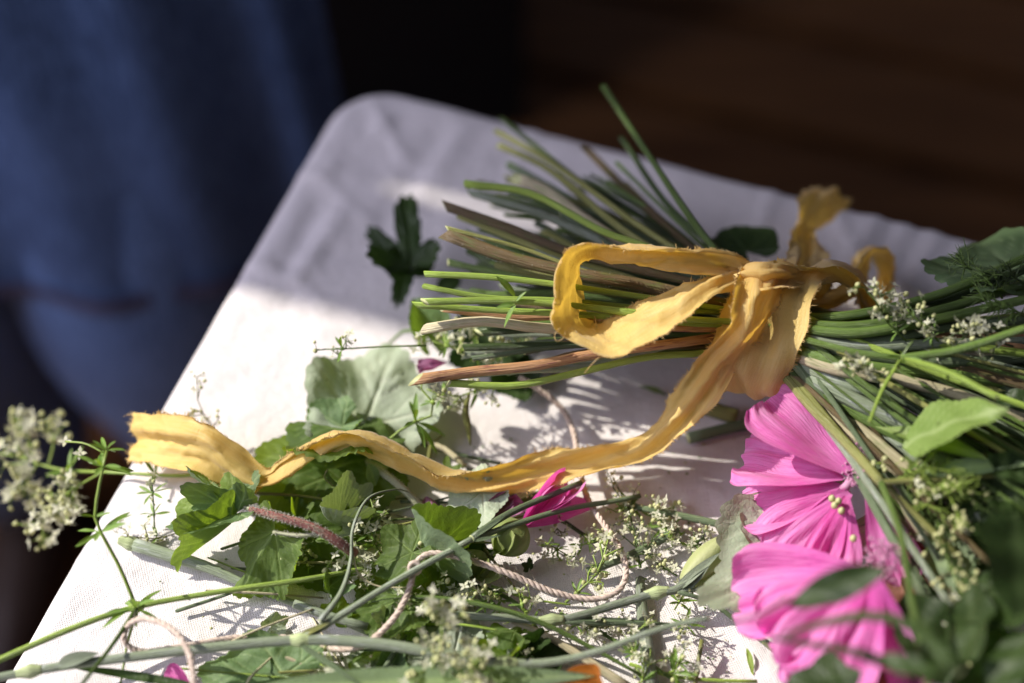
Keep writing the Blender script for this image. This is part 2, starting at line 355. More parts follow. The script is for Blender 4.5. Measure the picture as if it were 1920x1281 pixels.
# ------------------------------------------------------------------ leaves and petals (unit shapes: base at 0, tip at x = 1)
def grid_faces(a, b):
    return [(i * b + j, i * b + j + 1, (i + 1) * b + j + 1, (i + 1) * b + j) for i in range(a - 1) for j in range(b - 1)]
def segdist(p, a, b):
    ab = b - a; t = np.clip(((p - a) @ ab) / (ab @ ab), 0, 1); return np.linalg.norm(p - a - t[:, None] * ab, axis=1)
def mallow_shape(seed, lobes=5, depth=0.16, cup=0.15, pleat=0.05, fold=0.0, curl=0.3, teeth=0.04, span=160, nth=132, nr=17):
    r = np.random.default_rng(seed); sp = R_(span)
    th = np.linspace(-sp, sp, nth); rho = np.linspace(0, 1, nr) ** 0.9
    lc = np.linspace(-sp * 0.82, sp * 0.82, lobes); gap = lc[1] - lc[0]
    ph = (th - lc[0]) / gap * 2 * math.pi
    out = (1 - 0.45 * (np.abs(th) / sp) ** 1.4) * (1 - depth * (0.5 - 0.5 * np.cos(ph)))
    saw = np.abs(((th / sp * lobes * 3.5 + r.uniform()) % 1) - 0.5) * 2
    out = out * (1 + teeth * (1 - saw ** 2 * 1.4)) * (1 + 0.03 * np.interp(th, np.linspace(-sp, sp, 16), r.normal(size=16)))
    T, Q = np.meshgrid(th, rho, indexing='ij'); O = out[:, None] * np.ones_like(Q)
    x = Q * O * np.cos(T); y = Q * O * np.sin(T)
    p2 = np.stack([x.ravel(), y.ravel()], 1)
    vein = np.zeros(len(p2)); rr = Q.ravel()
    for a in lc:
        d = np.array([math.cos(a), math.sin(a)])
        vein = np.maximum(vein, np.exp(-(segdist(p2, np.zeros(2), d * 0.95) / (0.012 + 0.018 * (1 - rr))) ** 2))
        for q in (0.3, 0.5, 0.68):
            for s in (-1, 1):
                e = d * q + 0.34 * (1.15 - q) * np.array([math.cos(a + s * 0.75), math.sin(a + s * 0.75)]) * 1.4
                vein = np.maximum(vein, 0.7 * np.exp(-(segdist(p2, d * q, e) / 0.013) ** 2))
    z = cup * Q ** 2 + pleat * Q * np.cos(ph)[:, None] * (0.3 + Q)
    z = z.ravel() - 0.03 * vein + 0.012 * (1 - np.abs(np.sin(11 * p2[:, 0] + 5 * np.sin(4 * p2[:, 1])))) * rr + 0.012 * np.sin(17 * p2[:, 1] + 3 * np.sin(6 * p2[:, 0])) * rr
    kx = r.uniform(2, 4, 6); ph2 = r.uniform(0, 6, 6)
    z += 0.03 * rr * (np.sin(kx[0] * x.ravel() * 2 + ph2[0]) + np.sin(kx[1] * y.ravel() * 2.2 + ph2[1])) + 0.012 * rr * np.sin(9 * p2[:, 0] + 7 * p2[:, 1] + ph2[2]) + 0.010 * rr * np.sin(14 * p2[:, 1] - 6 * p2[:, 0] + ph2[3])
    z += 0.05 * rr ** 3 * np.sin(T.ravel() * 5 + ph2[4])
    if fold: z += fold * np.abs(p2[:, 1])
    X, Y = p2[:, 0], p2[:, 1] * (1 - 0.25 * min(1, abs(fold)))
    if curl:
        a = curl * X; X2 = np.where(np.abs(a) > 1e-4, np.sin(a) / curl, X); z = z - (1 - np.cos(a)) / curl; X = X2
    return np.stack([X, Y, z], 1), grid_faces(nth, nr), vein, p2
def lance_shape(seed, width=0.28, nu=26, nv=9, fold=0.15, curl=0.5, wave=0.02, serr=0.0, peak=0.4, mid=0.03, side=True):
    r = np.random.default_rng(seed)
    u = np.linspace(0, 1, nu); v = np.linspace(-1, 1, nv)
    a = peak / (1 - peak); prof = (u ** (a * 1.2)) * (1 - u) ** 1.0; prof = prof / prof.max(); prof = np.maximum(prof, 0.015) ** 0.85
    if serr: prof = prof * (1 + serr * (1 - 2 * np.abs(((u * 14) % 1) - 0.5)))
    U, V = np.meshgrid(u, v, indexing='ij'); y = V * prof[:, None] * width
    z = fold * np.abs(y) + wave * np.sin(U * 9 + r.uniform(0, 6)) * V + 0.5 * wave * np.sin(U * 17 + V * 3)
    vein = np.exp(-(y / mid) ** 2)
    if side: vein = np.maximum(vein, 0.5 * np.exp(-((((U - 0.35 * np.abs(V)) * 9) % 1 - 0.5) / 0.12) ** 2))
    X = U.copy()
    if curl:
        al = curl * U; X = np.sin(al) / curl; z = z - (1 - np.cos(al)) / curl
    return np.stack([X.ravel(), y.ravel(), z.ravel()], 1), grid_faces(nu, nv), vein.ravel(), np.stack([U.ravel(), V.ravel()], 1)
def petal_shape(seed, width=0.42, notch=0.14, cup=0.15, ruffle=0.05, curl=0.4, nu=36, nv=33, foldv=0.0):
    r = np.random.default_rng(seed)
    u = np.linspace(0, 1, nu); v = np.linspace(-1, 1, nv); U, V = np.meshgrid(u, v, indexing='ij')
    prof = 0.10 + 0.9 * np.sin(np.clip(u / 0.86, 0, 1) * math.pi / 2) ** 1.15
    prof = prof * np.where(u > 0.86, np.sqrt(np.maximum(0, 1 - ((u - 0.86) / 0.24) ** 2)), 1)
    edge = 1 - notch * np.exp(-((V - r.uniform(-.1, .1)) / 0.18) ** 2) - 0.05 * np.abs(V) ** 3 + 0.015 * np.sin(V * 6 + r.uniform(0, 6)) + 0.006 * np.sin(V * 15 + r.uniform(0, 6))
    X = U * edge; Y = V * prof[:, None] * width
    k = r.uniform(0, 6, 6)
    z = cup * (V ** 2) * U * 0.8 + ruffle * U ** 1.6 * (np.sin(V * 5.2 + k[0] + U * 1.4) + 0.6 * np.sin(V * 9 + k[1] - U * 2)) + ruffle * 0.42 * U * np.sin(V * 13 + k[2] + 2.2 * np.sin(3 * U + 2 * V + k[3]) + 2 * np.sin(V * 4 + k[0])) * (0.4 + U) + ruffle * 0.22 * U * np.sin(V * 37 + k[5] + 4 * U)
    z = z + 0.02 * np.sin(U * 8 + k[3] + 2 * V) + foldv * np.abs(V) * U
    br = V * (5.5 + 3.5 * np.clip((U - 0.35) * 1.6, 0, 1)) + 0.16 * np.sin(U * 12 + k[4] + 3 * V) + 0.25 * np.sin(V * 5 + k[1])
    vein = np.exp(-((br % 1 - 0.5) / 0.13) ** 2) * (0.6 + 0.4 * np.sin(V * 13 + k[0] * 3)) * np.clip(1.15 - U * 0.75, 0, 1)
    a = curl * U; X2 = X + 0
    if curl:
        z = z - (1 - np.cos(a)) / curl; X2 = X * np.sinc(a / math.pi)
    return np.stack([X2.ravel(), Y.ravel(), z.ravel()], 1), grid_faces(nu, nv), vein.ravel(), np.stack([U.ravel() * 1.0, V.ravel()], 1)
def place(v, base, tip, roll=0.0, ys=1.0):
    base = np.asarray(base); d = np.asarray(tip) - base; L = np.linalg.norm(d); x = d / L
    up = np.array([0, 0, 1.0]);
    if abs(x[2]) > 0.97: up = np.array([0, 1.0, 0])
    z = unit(up - x * (up @ x)); y = np.cross(z, x); c, s = math.cos(R_(roll)), math.sin(R_(roll))
    y2 = y * c + z * s; z2 = z * c - y * s
    return base + L * (v[:, :1] * x + ys * v[:, 1:2] * y2 + v[:, 2:3] * z2)
def leaf(par, shape, base, tip, roll, mat, name='leaf', ys=1.0, label=None, petiole=None, pr=0.09, pmat='s_green', floor=0.05):
    v, f, vein, uv = shape; v = place(v, base, tip, roll, ys)
    if floor is not None: v[:, 2] = np.where(v[:, 2] < floor, floor + 0.04 * (v[:, 2] - floor), v[:, 2])
    o = part(name, v, f, mat, par, uv, vein, label=label)
    if petiole is not None: tube('stalk', [petiole[0]] + list(petiole[1:]) + [base], [pr, pr * 0.8], pmat, par)
    return o
SEED = [100]
def sd_(): SEED[0] += 1; return SEED[0]

# ================================================================== SETTING
def struct(name, v, f, mat, par=None, uv=None, label=None):
    o = part(name, v, f, mat, par, uv, smooth=False)
    if par is None: o['kind'] = 'structure'
    return o
def box_geo(c, ax, ay, az, sx, sy, sz):
    v = [c + ax * sx * i + ay * sy * j + az * sz * k for i in (-.5, .5) for j in (-.5, .5) for k in (-.5, .5)]
    return np.array(v), [(0, 1, 3, 2), (4, 6, 7, 5), (0, 4, 5, 1), (2, 3, 7, 6), (0, 2, 6, 4), (1, 5, 7, 3)]
ZF = -74.0
e1 = P(850, 190); e2 = P(1800, 430); FA = unit(e2 - e1); FN = np.array([-FA[1], FA[0], 0])   # far table edge and its outward normal
# floor: dark boards side by side, a dark sub-floor in the joints
v, f = box_geo(np.array([0, 60, ZF - 4.2]), np.array([1., 0, 0]), np.array([0, 1., 0]), np.array([0, 0, 1.]), 900, 900, 4)
floor = struct('floor', v, f, 'black'); floor['label'] = 'dark floor boards under and behind the table'
def frow(px, py): return (P(px, py, ZF) - e1) @ FN
rows = [frow(1245, 10), frow(1600, 80), frow(1033, 138), frow(1900, 358)]
r1 = 0.5 * (rows[0] + rows[1]); r2 = 0.5 * (rows[2] + rows[3]); PW = r1 - r2
k0 = 14
for i in range(-k0, 10):
    cen = e1 + FN * (r2 + (i + 0.5) * PW); cen[2] = ZF - 1.0
    v, f = box_geo(cen + FA * rng.uniform(-20, 20), FA, FN, np.array([0, 0, 1.]), 420, PW - 3.0, 2.0 + 0.2 * rng.uniform())
    part('floor_board', v, f, 'wood', floor, smooth=False)

# table wrapped in linen
tl1 = P(35, 1200); tl2 = P(520, 370); LA = unit(tl1 - tl2)          # left edge, running towards the camera
A = np.array([[e1[0], e1[1]], [tl2[0], tl2[1]]]); mm = np.array([[FA[0], -LA[0]], [FA[1], -LA[1]]])
tt = np.linalg.solve(mm, A[1] - A[0]); corner = e1 + FA * tt[0]
TW, TD = 78.0, 62.0
corn = [corner, corner + FA * TW, corner + FA * TW + LA * TD, corner + LA * TD]
cen = sum(corn) / 4
def rounded(corn, rad, narc, nedge):
    out = []
    for i in range(4):
        c = corn[i]; a = unit(corn[i - 1] - c); b = unit(corn[(i + 1) % 4] - c); ang = math.acos(a @ b)
        t = rad / math.tan(ang / 2); o = c + unit(a + b) * rad / math.sin(ang / 2); p0, p1 = c + a * t, c + b * t
        for k in range(narc):
            s = k / (narc - 1); q = unit((p0 - o) * (1 - s) + (p1 - o) * s)
            out.append(o + q * rad)
        nxt = corn[(i + 1) % 4]; e0 = p1; e1_ = nxt + unit(c - nxt) * t
        for k in range(1, nedge): out.append(e0 + (e1_ - e0) * k / nedge)
    return np.array(out)
outl = rounded(corn, 2.7, 18, 170); K = len(outl)
def creases(x, y):
    z = 0.05 * np.sin(x * 0.31 + 0.4) * np.sin(y * 0.27 + 1) + 0.028 * np.sin(x * 0.8 + y * 0.35 + 1.2 * np.sin(0.3 * y)) + 0.016 * np.sin(1.7 * x - 0.9 * y + 1.5 * np.sin(0.5 * x)) + 0.012 * np.sin(1.1 * x + 2.3 * y + 2 * np.sin(0.4 * x - 0.3 * y))
    for (a, b, am, w_) in CR:
        p = np.stack([x, y], 1); a2, b2 = P(*a)[:2], P(*b)[:2]
        z = z + 1.7 * am * np.exp(-(segdist(p, a2, b2) / w_) ** 2)
    return z
CR = [((560, 300), (700, 420), 0.07, 0.2), ((470, 480), (600, 560), 0.07, 0.22), ((700, 200), (760, 300), 0.08, 0.25), ((1000, 250), (960, 330), 0.07, 0.25), ((1450, 360), (1420, 450), 0.08, 0.25), ((1560, 390), (1600, 470), 0.08, 0.22), ((480, 620), (640, 560), 0.06, 0.25), ((180, 1050), (330, 1150), 0.07, 0.3), ((1230, 880), (1330, 980), 0.07, 0.25), ((1320, 1100), (1450, 1270), 0.08, 0.3), ((1250, 1180), (1390, 1150), 0.06, 0.25),
      ((640, 400), (560, 520), 0.10, 0.28), ((600, 385), (530, 505), -0.09, 0.3), ((720, 230), (600, 330), 0.09, 0.35), ((690, 250), (640, 300), -0.09, 0.25), ((860, 250), (760, 420), 0.06, 0.5), ((830, 250), (720, 420), -0.05, 0.45),
      ((1700, 430), (1660, 520), 0.10, 0.3), ((1750, 450), (1700, 540), 0.12, 0.3), ((1640, 420), (1600, 500), 0.10, 0.3), ((1300, 900), (1420, 1010), 0.06, 0.5), ((80, 1150), (300, 1010), 0.07, 0.6), ((600, 620), (420, 700), 0.06, 0.7), ((400, 600), (500, 560), 0.05, 0.5),
      ((1100, 730), (1400, 800), 0.05, 0.6), ((520, 1130), (700, 1120), 0.14, 0.9)]
rr_ = 0.9                                              # roll of the cloth over the edge
RAD = 2.7
def inset_corner(d): return [c_ + unit(corn[(i_ + 1) % 4] - c_) * d + unit(corn[i_ - 1] - c_) * d for i_, c_ in enumerate(corn)]
ic = inset_corner(rr_)
gu = np.r_[np.linspace(0, 46, 152), np.linspace(46, TW - 2 * rr_, 22)[1:]]; gv = np.r_[np.linspace(0, 34, 112), np.linspace(34, TD - 2 * rr_, 18)[1:]]
nu_, nv_ = len(gu), len(gv); WU, WV = gu[-1], gv[-1]; ra = RAD - rr_
UU, VV = np.meshgrid(gu, gv, indexing='ij')
cu, cv = np.clip(UU, ra, WU - ra), np.clip(VV, ra, WV - ra)
du, dv = UU - cu, VV - cv; dn = np.hypot(du, dv); far_ = dn > ra
k_ = np.where(far_, ra / np.maximum(dn, 1e-6), 1.0); UU, VV = cu + du * k_, cv + dv * k_
top = (ic[0][None, None] + UU[..., None] * FA + VV[..., None] * LA).reshape(-1, 3)
top[:, 2] = creases(top[:, 0], top[:, 1])
idx = lambda i, j: i * nv_ + j
bnd = [idx(i, 0) for i in range(nu_)] + [idx(nu_ - 1, j) for j in range(1, nv_)] + [idx(i, nv_ - 1) for i in range(nu_ - 2, -1, -1)] + [idx(0, j) for j in range(nv_ - 2, 0, -1)]
bp = top[bnd].copy(); bu, bv_ = UU.ravel()[bnd], VV.ravel()[bnd]
nrm_ = (bu - np.clip(bu, ra, WU - ra))[:, None] * FA + (bv_ - np.clip(bv_, ra, WV - ra))[:, None] * LA
nrm_ = unit(nrm_); K = len(bnd); rings = []
for a in np.linspace(0, math.pi / 2, 8)[1:]:
    r = bp + nrm_ * rr_ * math.sin(a); r[:, 2] = bp[:, 2] * math.cos(a) - rr_ * (1 - math.cos(a)); rings.append(r)
ph = np.cumsum(np.r_[0, np.linalg.norm(np.diff(bp, axis=0), axis=1)])
for d in (1.2, 2.5, 4, 5.2):
    r = bp + nrm_ * (rr_ + (0.06 * np.sin(ph * 0.9) + 0.05 * np.sin(ph * 2.1 + 1))[:, None] * min(1, d / 3)); r[:, 2] = -rr_ - d; rings.append(r)
r = bp - nrm_ * 0.8; r[:, 2] = -rr_ - 5.4; rings.append(r)
v = np.vstack([top] + rings); n0 = len(top)
f = grid_faces(nu_, nv_)
prev = bnd
for q in range(len(rings)):
    cur = [n0 + q * K + j for j in range(K)]
    f += [(prev[j], prev[(j + 1) % K], cur[(j + 1) % K], cur[j]) for j in range(K)]; prev = cur
f = [tuple(x for k2, x in enumerate(q) if x not in q[:k2]) for q in f]
f = [q[::-1] for q in f if len(q) > 2]
table = thing('linen_covered_table', 'table with rounded corner wrapped in off-white linen cloth', 'table', np.array([cen[0], cen[1], ZF]))
part('linen_cover', v, [q[::-1] for q in f], 'linen', table)
bot = cen.copy(); bot[2] = -4.6
for i in range(4):
    q = corn[i] + unit(cen - corn[i]) * 9; q[2] = (ZF - 5) / 2
    v, f = box_geo(q, FA, FN, np.array([0, 0, 1.]), 4.5, 4.5, -ZF - 5.2); part('leg', v, f, 'wood', table, smooth=False)
v, f = box_geo(np.array([cen[0], cen[1], -4.4]), FA, FN, np.array([0, 0, 1.]), TW - 6, TD - 6, 2.0); part('table_board', v, f, 'wood', table, smooth=False)
# stitched hem cord on the left edge
hem = [P(0, 1262) + LA * 3, P(30, 1212), P(110, 1075), P(200, 922)]
hem = [h - np.array([0.15, 0, 0]) - np.array([0, 0, 0.95]) for h in hem]
M['hem'] = plain_mat('hem_thread', (0.22, 0.09, 0.06), None, 0.8)

# added, unseen on the left: a wall edge and stile shade the far half of the table
W0 = np.array([-11.3, 2.9, 0]) - sd * 95          # on the line where the shade ends
def shade_piece(name, n0, n1, z0, z1, thick, par, mat, off=0.0):
    c = W0 + nv * (n0 + n1) / 2 - sd * off; c[2] = (z0 + z1) / 2
    v, f = box_geo(c, nv, sd, np.array([0, 0, 1.]), n1 - n0, thick, z1 - z0)
    return part(name, v, f, mat, par, smooth=False)
ww = shade_piece('shade_wall', 7.16, 190, ZF, 190, 6, None, 'plaster'); ww['kind'] = 'structure'  # unseen wall added to shade the far side
wf = thing('shade_frame', 'pale shade frame added left of the table, outside the picture', 'shade frame', np.array([W0[0], W0[1], ZF]))  # unseen frame added to cast the shade edge and light streak
_s1 = P(650, 330); ZC = ((_s1 - W0) @ sd) * math.tan(SUN_EL)
shade_piece('gap_block', 6.6, 7.3, ZF, ZC, 3, wf, 'plaster', -0.5)  # added block that cuts the light streak short
shade_piece('shade_bar', 0.0, 6.72, ZF, 190, 3, wf, 'plaster', -0.5)

# plain box standing in for a near-black shape behind the table corner
bx0 = P(985, 190, ZF + 6); bxr = P(1003, 0, ZF + 30)
bc = np.array([bx0[0] - 22, bx0[1] + 20, ZF + 30.05])
bb = thing('dark_box', 'plain near-black box standing in for a dark shape behind the table corner', 'box', np.array([bc[0], bc[1], ZF]))
X3, Y3, Z3 = np.eye(3)
v, f = box_geo(bc, X3, Y3, Z3, 44, 36, 60); part('box_body', v, f, 'black', bb, smooth=False)
v, f = box_geo(bc + np.array([0, 0, 31.2]), X3, Y3, Z3, 45, 37, 2.2); part('lid', v, f, 'black', bb, smooth=False)

# ================================================================== PERSON in denim, standing left behind the table
def skin_body(name, pts, edges, rad, mat, par, sub=2):
    me = bpy.data.meshes.new(name); me.from_pydata([tuple((np.asarray(p) - origin(par)) * S) for p in pts], edges, [])
    o = put(name, me, par); md = o.modifiers.new('skin', 'SKIN'); md.use_smooth_shade = True
    for i, r in enumerate(rad):
        me.skin_vertices[0].data[i].radius = (r[0] * S, r[1] * S)
    me.skin_vertices[0].data[0].use_root = True
    s = o.modifiers.new('sub', 'SUBSURF'); s.levels = sub; s.render_levels = sub
    me.materials.append(M[mat]); return o
PX, PY = -33.0, 38.0
person = thing('person', 'person in a dark denim apron and faded jeans standing behind the table corner', 'person', np.array([PX, PY, ZF]))
pts = [(PX, PY, 18), (PX, PY, 30), (PX - 9, PY, 6), (PX - 9, PY - 4, -14), (PX - 9, PY - 6, -30), (PX - 10.5, PY, -50), (PX - 10.5, PY + 1, -66), (PX + 9, PY, 6), (PX + 9, PY - 4, -14), (PX + 9, PY - 7, -30), (PX + 10.5, PY - 1, -50), (PX + 10.5, PY, -66)]
ed = [(0, 1), (0, 2), (2, 3), (3, 4), (4, 5), (5, 6), (0, 7), (7, 8), (8, 9), (9, 10), (10, 11)]
skin_body('body', pts, ed, [(15, 11), (14, 10), (11, 11), (11, 11), (10.5, 10), (9.5, 9), (9, 8.5), (11, 11), (11, 11), (10.5, 10), (9.5, 9), (9, 8.5)], 'denim2', person)
for sx in (-10.5, 10.5):
    c = spline([(PX + sx, PY + 5, ZF + 4), (PX + sx, PY, ZF + 4.2), (PX + sx, PY - 10, ZF + 3.2), (PX + sx, PY - 17, ZF + 2.6)], 14)
    v, f, uv, mi = tube_geo(c, np.interp(np.linspace(0, 1, 14), [0, .25, .7, 1], [2.4, 3.8, 3.0, 1.4]), 12); v[:, 2] = np.maximum(v[:, 2], ZF + 0.05)
    part('shoe', v, f, ['shoe', 'shoe'], person, uv, None, mi)
# apron: a curved hanging sheet with folds, hem band at the bottom
hemz = P(250, 480, 0); HY = 27.0
dirr = FW + np.array([1.0, 0, 0]) * (250 - 960) / KPX + UP * (640.5 - 482) / KPX; tq = (HY - CAM[1]) / dirr[1]; HZ = (CAM + dirr * tq)[2]
def apron(z0, z1, off, name, mat, par):
    nu, nz = 60, 18; U = np.linspace(-1, 1, nu); Z = np.linspace(z0, z1, nz); v = []
    for z in Z:
        for u in U:
            a = u * 1.45; k = (z - HZ) / 40
            x = PX - 1 + 25 * math.sin(a) * (1 - 0.1 * k); y = PY + 4 - (21.5 - off) * (0.55 + 0.45 * math.cos(a)) * (0.90 - 0.10 * k) + 0.9 * math.sin(u * 11 + 0.5) * (1 - 0.6 * k) + 0.5 * math.sin(u * 23 + z * 0.05)
            v.append((x, y, z))
    return part(name, v, grid_faces(nz, nu), mat, par)
ap = apron(HZ, HZ + 42, 0, 'apron', 'denim', person)
apron(HZ, HZ + 1.1, -0.35, 'apron_hem', 'seam', ap)

# ================================================================== RIBBON
def ribbon_strip(name, st, par, n=150, m=15, pleat=0.06, seed=0, ply=0.4, fray=6.5, endfray=None, Wm=2.5):
    """st: stations (pixel and height of edge A, pixel and height of edge B)"""
    r = np.random.default_rng(seed)
    a = np.array([P(*s[:3]) for s in st]); b = np.array([P(*s[3:6]) for s in st])
    ab = spline(np.hstack([a, b]), n) if False else None
    q = np.hstack([(a + b) / 2, (b - a) / 2]); q = spline(q, n)
    c, h = q[:, :3], q[:, 3:]
    wid = np.linalg.norm(h, axis=1) * 2
    t = unit(np.gradient(c, axis=0)); nrm = unit(np.cross(t, h))
    s = np.r_[0, np.cumsum(np.linalg.norm(np.diff(c, axis=0), axis=1))]
    V = np.linspace(-1, 1, m); ph = r.uniform(0, 6, 8); v = np.zeros((n, m, 3))
    slack = np.clip((Wm - wid) / Wm, 0, 0.7)         # the narrower it shows, the deeper it is gathered
    for j, x in enumerate(V):
        crs = 0.10 * (1 - np.abs(np.sin(x * 6.3 + ph[2] + 0.22 * s + 0.8 * np.sin(0.9 * s + ph[3])))) ** 2 * np.sin(0.8 * s + ph[0]) + 0.085 * (1 - np.abs(np.sin(2.1 * s + 2.2 * x + ph[6] + np.sin(0.7 * s)))) ** 3 + 0.06 * (1 - np.abs(np.sin(3.7 * s - 3.2 * x + ph[1]))) ** 3 * np.sin(1.3 * s + 2 * x)
        z = crs + (pleat + 0.30 * slack) * (np.sin(x * 4.2 + ph[0] + 0.35 * s + 0.6 * np.sin(0.5 * s + ph[1])) + 0.55 * np.sin(x * 8.5 + ph[2] - 0.5 * s)) + 0.02 * np.sin(3.1 * s + 5 * x + ph[3]) + 0.03 * np.sin(1.7 * s + ph[5]) * x
        edge = 1 + (0.05 * np.sin(2.3 * s + ph[4]) + 0.03 * np.sin(6.1 * s + ph[6])) * (abs(x) > 0.99)
        v[:, j] = c + h * (x * edge)[:, None] + nrm * z[:, None]
    v[..., 2] = np.maximum(v[..., 2], 0.08)
    L, Wd = s[-1], Wm
    uv = np.stack([np.repeat(s, m) + seed * 3.7, np.tile(V * Wm / 2, n)], 1)
    o = part(name, v.reshape(-1, 3), grid_faces(n, m), 'silk', par, uv)
    B = Batch()
    for side in (0, m - 1):
        other = 1 if side == 0 else m - 2
        for i in range(n - 1):
            k = r.poisson(fray * (s[i + 1] - s[i]) * 10 * (0.5 + 0.5 * math.sin(s[i] * 1.3 + ph[7] + side)) )
            for _ in range(k):
                u = r.uniform(); p = v[i, side] * (1 - u) + v[i + 1, side] * u
                d = unit(v[i, side] - v[i, other]) + 0.35 * t[i] * r.normal() + 0.25 * r.normal(size=3)
                l = abs(r.normal()) * 0.075 + 0.05
                B.add(*hair_geo(p - unit(v[i, side] - v[i, other]) * 0.03, d, l, 0.013, r.normal(size=3) * 0.03))
    for e in (endfray or []):
        for _ in range(70):
            j = r.integers(0, m - 1); u = r.uniform(); p = v[e, j] * (1 - u) + v[e, j + 1] * u
            B.add(*hair_geo(p, t[e] * (1 if e else -1) + 0.3 * r.normal(size=3), r.uniform(0.08, 0.3), 0.009, r.normal(size=3) * 0.04))
    B.build('frayed_edge', 'thread', o, 'stuff')
    return o
TIE = P(1462, 625, 4.7)
rib = thing('silk_ribbon', 'frayed mustard yellow silk ribbon tied in a bow around the bouquet stems', 'ribbon', TIE)
tail = [(1392, 500, 7.5, 1478, 492, 7.0), (1372, 556, 7.6, 1472, 545, 6.9), (1362, 618, 7.0, 1440, 612, 6.5), (1305, 680, 5.4, 1398, 668, 5.6), (1258, 742, 3.6, 1348, 748, 4.2), (1218, 795, 2.3, 1278, 818, 2.7), (1165, 825, 1.9, 1215, 868, 2.0),
        (1082, 838, 1.8, 1092, 902, 1.6), (1000, 853, 1.8, 1010, 918, 1.4), (920, 875, 1.9, 930, 932, 1.3), (840, 878, 2.1, 848, 914, 1.2), (770, 844, 2.8, 768, 888, 1.6), (700, 813, 3.4, 700, 854, 2.1), (640, 806, 3.5, 640, 850, 2.2), (588, 830, 3.0, 578, 864, 1.9),
        (535, 866, 2.2, 518, 899, 1.5), (500, 880, 1.9, 468, 930, 1.3), (442, 836, 2.5, 430, 918, 1.4), (382, 793, 3.0, 382, 886, 1.7), (312, 778, 2.6, 320, 872, 1.4), (256, 773, 1.5, 242, 866, 0.6)]
ribbon_strip('front_tail', tail, rib, 260, 17, 0.05, 3, endfray=[-1])
loop = [(1420, 500, 6.9, 1415, 530, 6.7), (1372, 474, 7.4, 1362, 522, 6.8), (1320, 460, 7.9, 1305, 516, 7.0), (1240, 460, 8.2, 1228, 502, 7.2), (1165, 463, 8.4, 1160, 490, 7.3), (1105, 460, 8.5, 1108, 480, 7.2), (1068, 472, 8.4, 1088, 500, 6.9),
        (1050, 505, 8.1, 1090, 530, 6.4), (1041, 560, 7.8, 1096, 565, 6.0), (1033, 600, 7.5, 1105, 592, 5.9), (1062, 632, 7.3, 1112, 604, 6.0), (1150, 672, 7.2, 1128, 604, 6.2), (1215, 640, 7.4, 1178, 578, 6.5), (1285, 598, 7.5, 1250, 545, 6.8), (1345, 548, 7.3, 1325, 520, 6.9), (1400, 528, 6.9, 1385, 502, 6.7)]
ribbon_strip('bow_loop', loop, rib, 220, 15, 0.04, 5)
rloop = [(1455, 490, 6.8, 1450, 530, 6.6), (1510, 496, 7.0, 1505, 538, 6.3), (1565, 488, 6.8, 1560, 530, 5.7), (1610, 510, 6.0, 1598, 545, 4.9), (1640, 560, 4.5, 1610, 585, 3.6), (1668, 580, 2.6, 1640, 600, 1.8), (1685, 500, 2.3, 1650, 520, 0.9), (1672, 470, 3.2, 1618, 470, 1.2), (1640, 462, 3.8, 1605, 510, 2.6), (1600, 530, 4.2, 1590, 560, 3.6), (1540, 555, 4.5, 1530, 580, 4.0), (1470, 550, 5.8, 1465, 575, 5.2)]
ribbon_strip('far_loop', rloop, rib, 170, 13, 0.05, 8)
tail2 = [(1465, 520, 6.4, 1492, 540, 5.9), (1475, 488, 5.6, 1545, 500, 4.6), (1478, 455, 4.2, 1548, 470, 3.3), (1492, 420, 3.4, 1528, 440, 2.0), (1500, 390, 3.4, 1560, 420, 1.6), (1508, 360, 3.2, 1590, 388, 2.0), (1530, 345, 2.4, 1600, 372, 1.6)]
ribbon_strip('far_tail', tail2, rib, 110, 13, 0.06, 11, endfray=[-1])
# the band round the stems and the knot on top of it
AX = unit(np.array([0.97, -0.20, 0.05])); AY = unit(np.cross([0, 0, 1.0], AX)); AZ = np.cross(AX, AY)
def band(name, c0, ry, rz, w_, skew, seed, a0, a1, n=90, m=15):
    r = np.random.default_rng(seed); ph = r.uniform(0, 6, 6); v = np.zeros((n, m, 3)); an = np.linspace(a0, a1, n)
    for j, x in enumerate(np.linspace(-1, 1, m)):
        rad = 1 + 0.035 * np.sin(x * 5 + ph[0] + 2 * an) + 0.03 * np.sin(x * 10 + ph[1] - 3 * an) + 0.02 * np.sin(x * 3 + an * 7)
        ww_ = w_ * (1 - 0.22 * np.cos(an + 0.6)) + 0.04 * np.sin(an * 9 + ph[2] + 3 * x)
        v[:, j] = c0 + AX * (x * ww_ + skew * np.cos(an) + 0.10 * np.sin(3 * an + ph[3]))[:, None] + AY * (np.cos(an) * ry * rad)[:, None] + AZ * (np.sin(an) * rz * rad)[:, None]
    s = an * ry
    o = part(name, v.reshape(-1, 3), grid_faces(n, m), 'silk', rib, np.stack([np.repeat(s, m) + 20, np.tile(np.linspace(-1, 1, m) * w_, n)], 1))
    B = Batch()
    for side, oth in ((0, 1), (m - 1, m - 2)):
        for i in range(n - 1):
            for _ in range(r.poisson(6)):
                u = r.uniform(); p = v[i, side] * (1 - u) + v[i + 1, side] * u; d = unit(v[i, side] - v[i, oth])
                B.add(*hair_geo(p - d * 0.02, d + 0.3 * r.normal(size=3), abs(r.normal()) * 0.07 + 0.05, 0.012, r.normal(size=3) * 0.03))
    B.build('frayed_edge', 'thread', o, 'stuff'); return o
band('wrapped_band', TIE - AX * 0.25, 2.1, 2.1, 1.1, 0.7, 21, 0, 2 * math.pi)
kn = [(1388, 505, 7.2, 1392, 548, 7.2), (1400, 484, 7.5, 1404, 552, 7.2), (1430, 482, 7.7, 1436, 548, 7.3), (1462, 486, 7.5, 1468, 540, 7.1), (1486, 498, 6.9, 1484, 540, 6.6)]
ribbon_strip('knot', kn, rib, 40, 13, 0.10, 14)
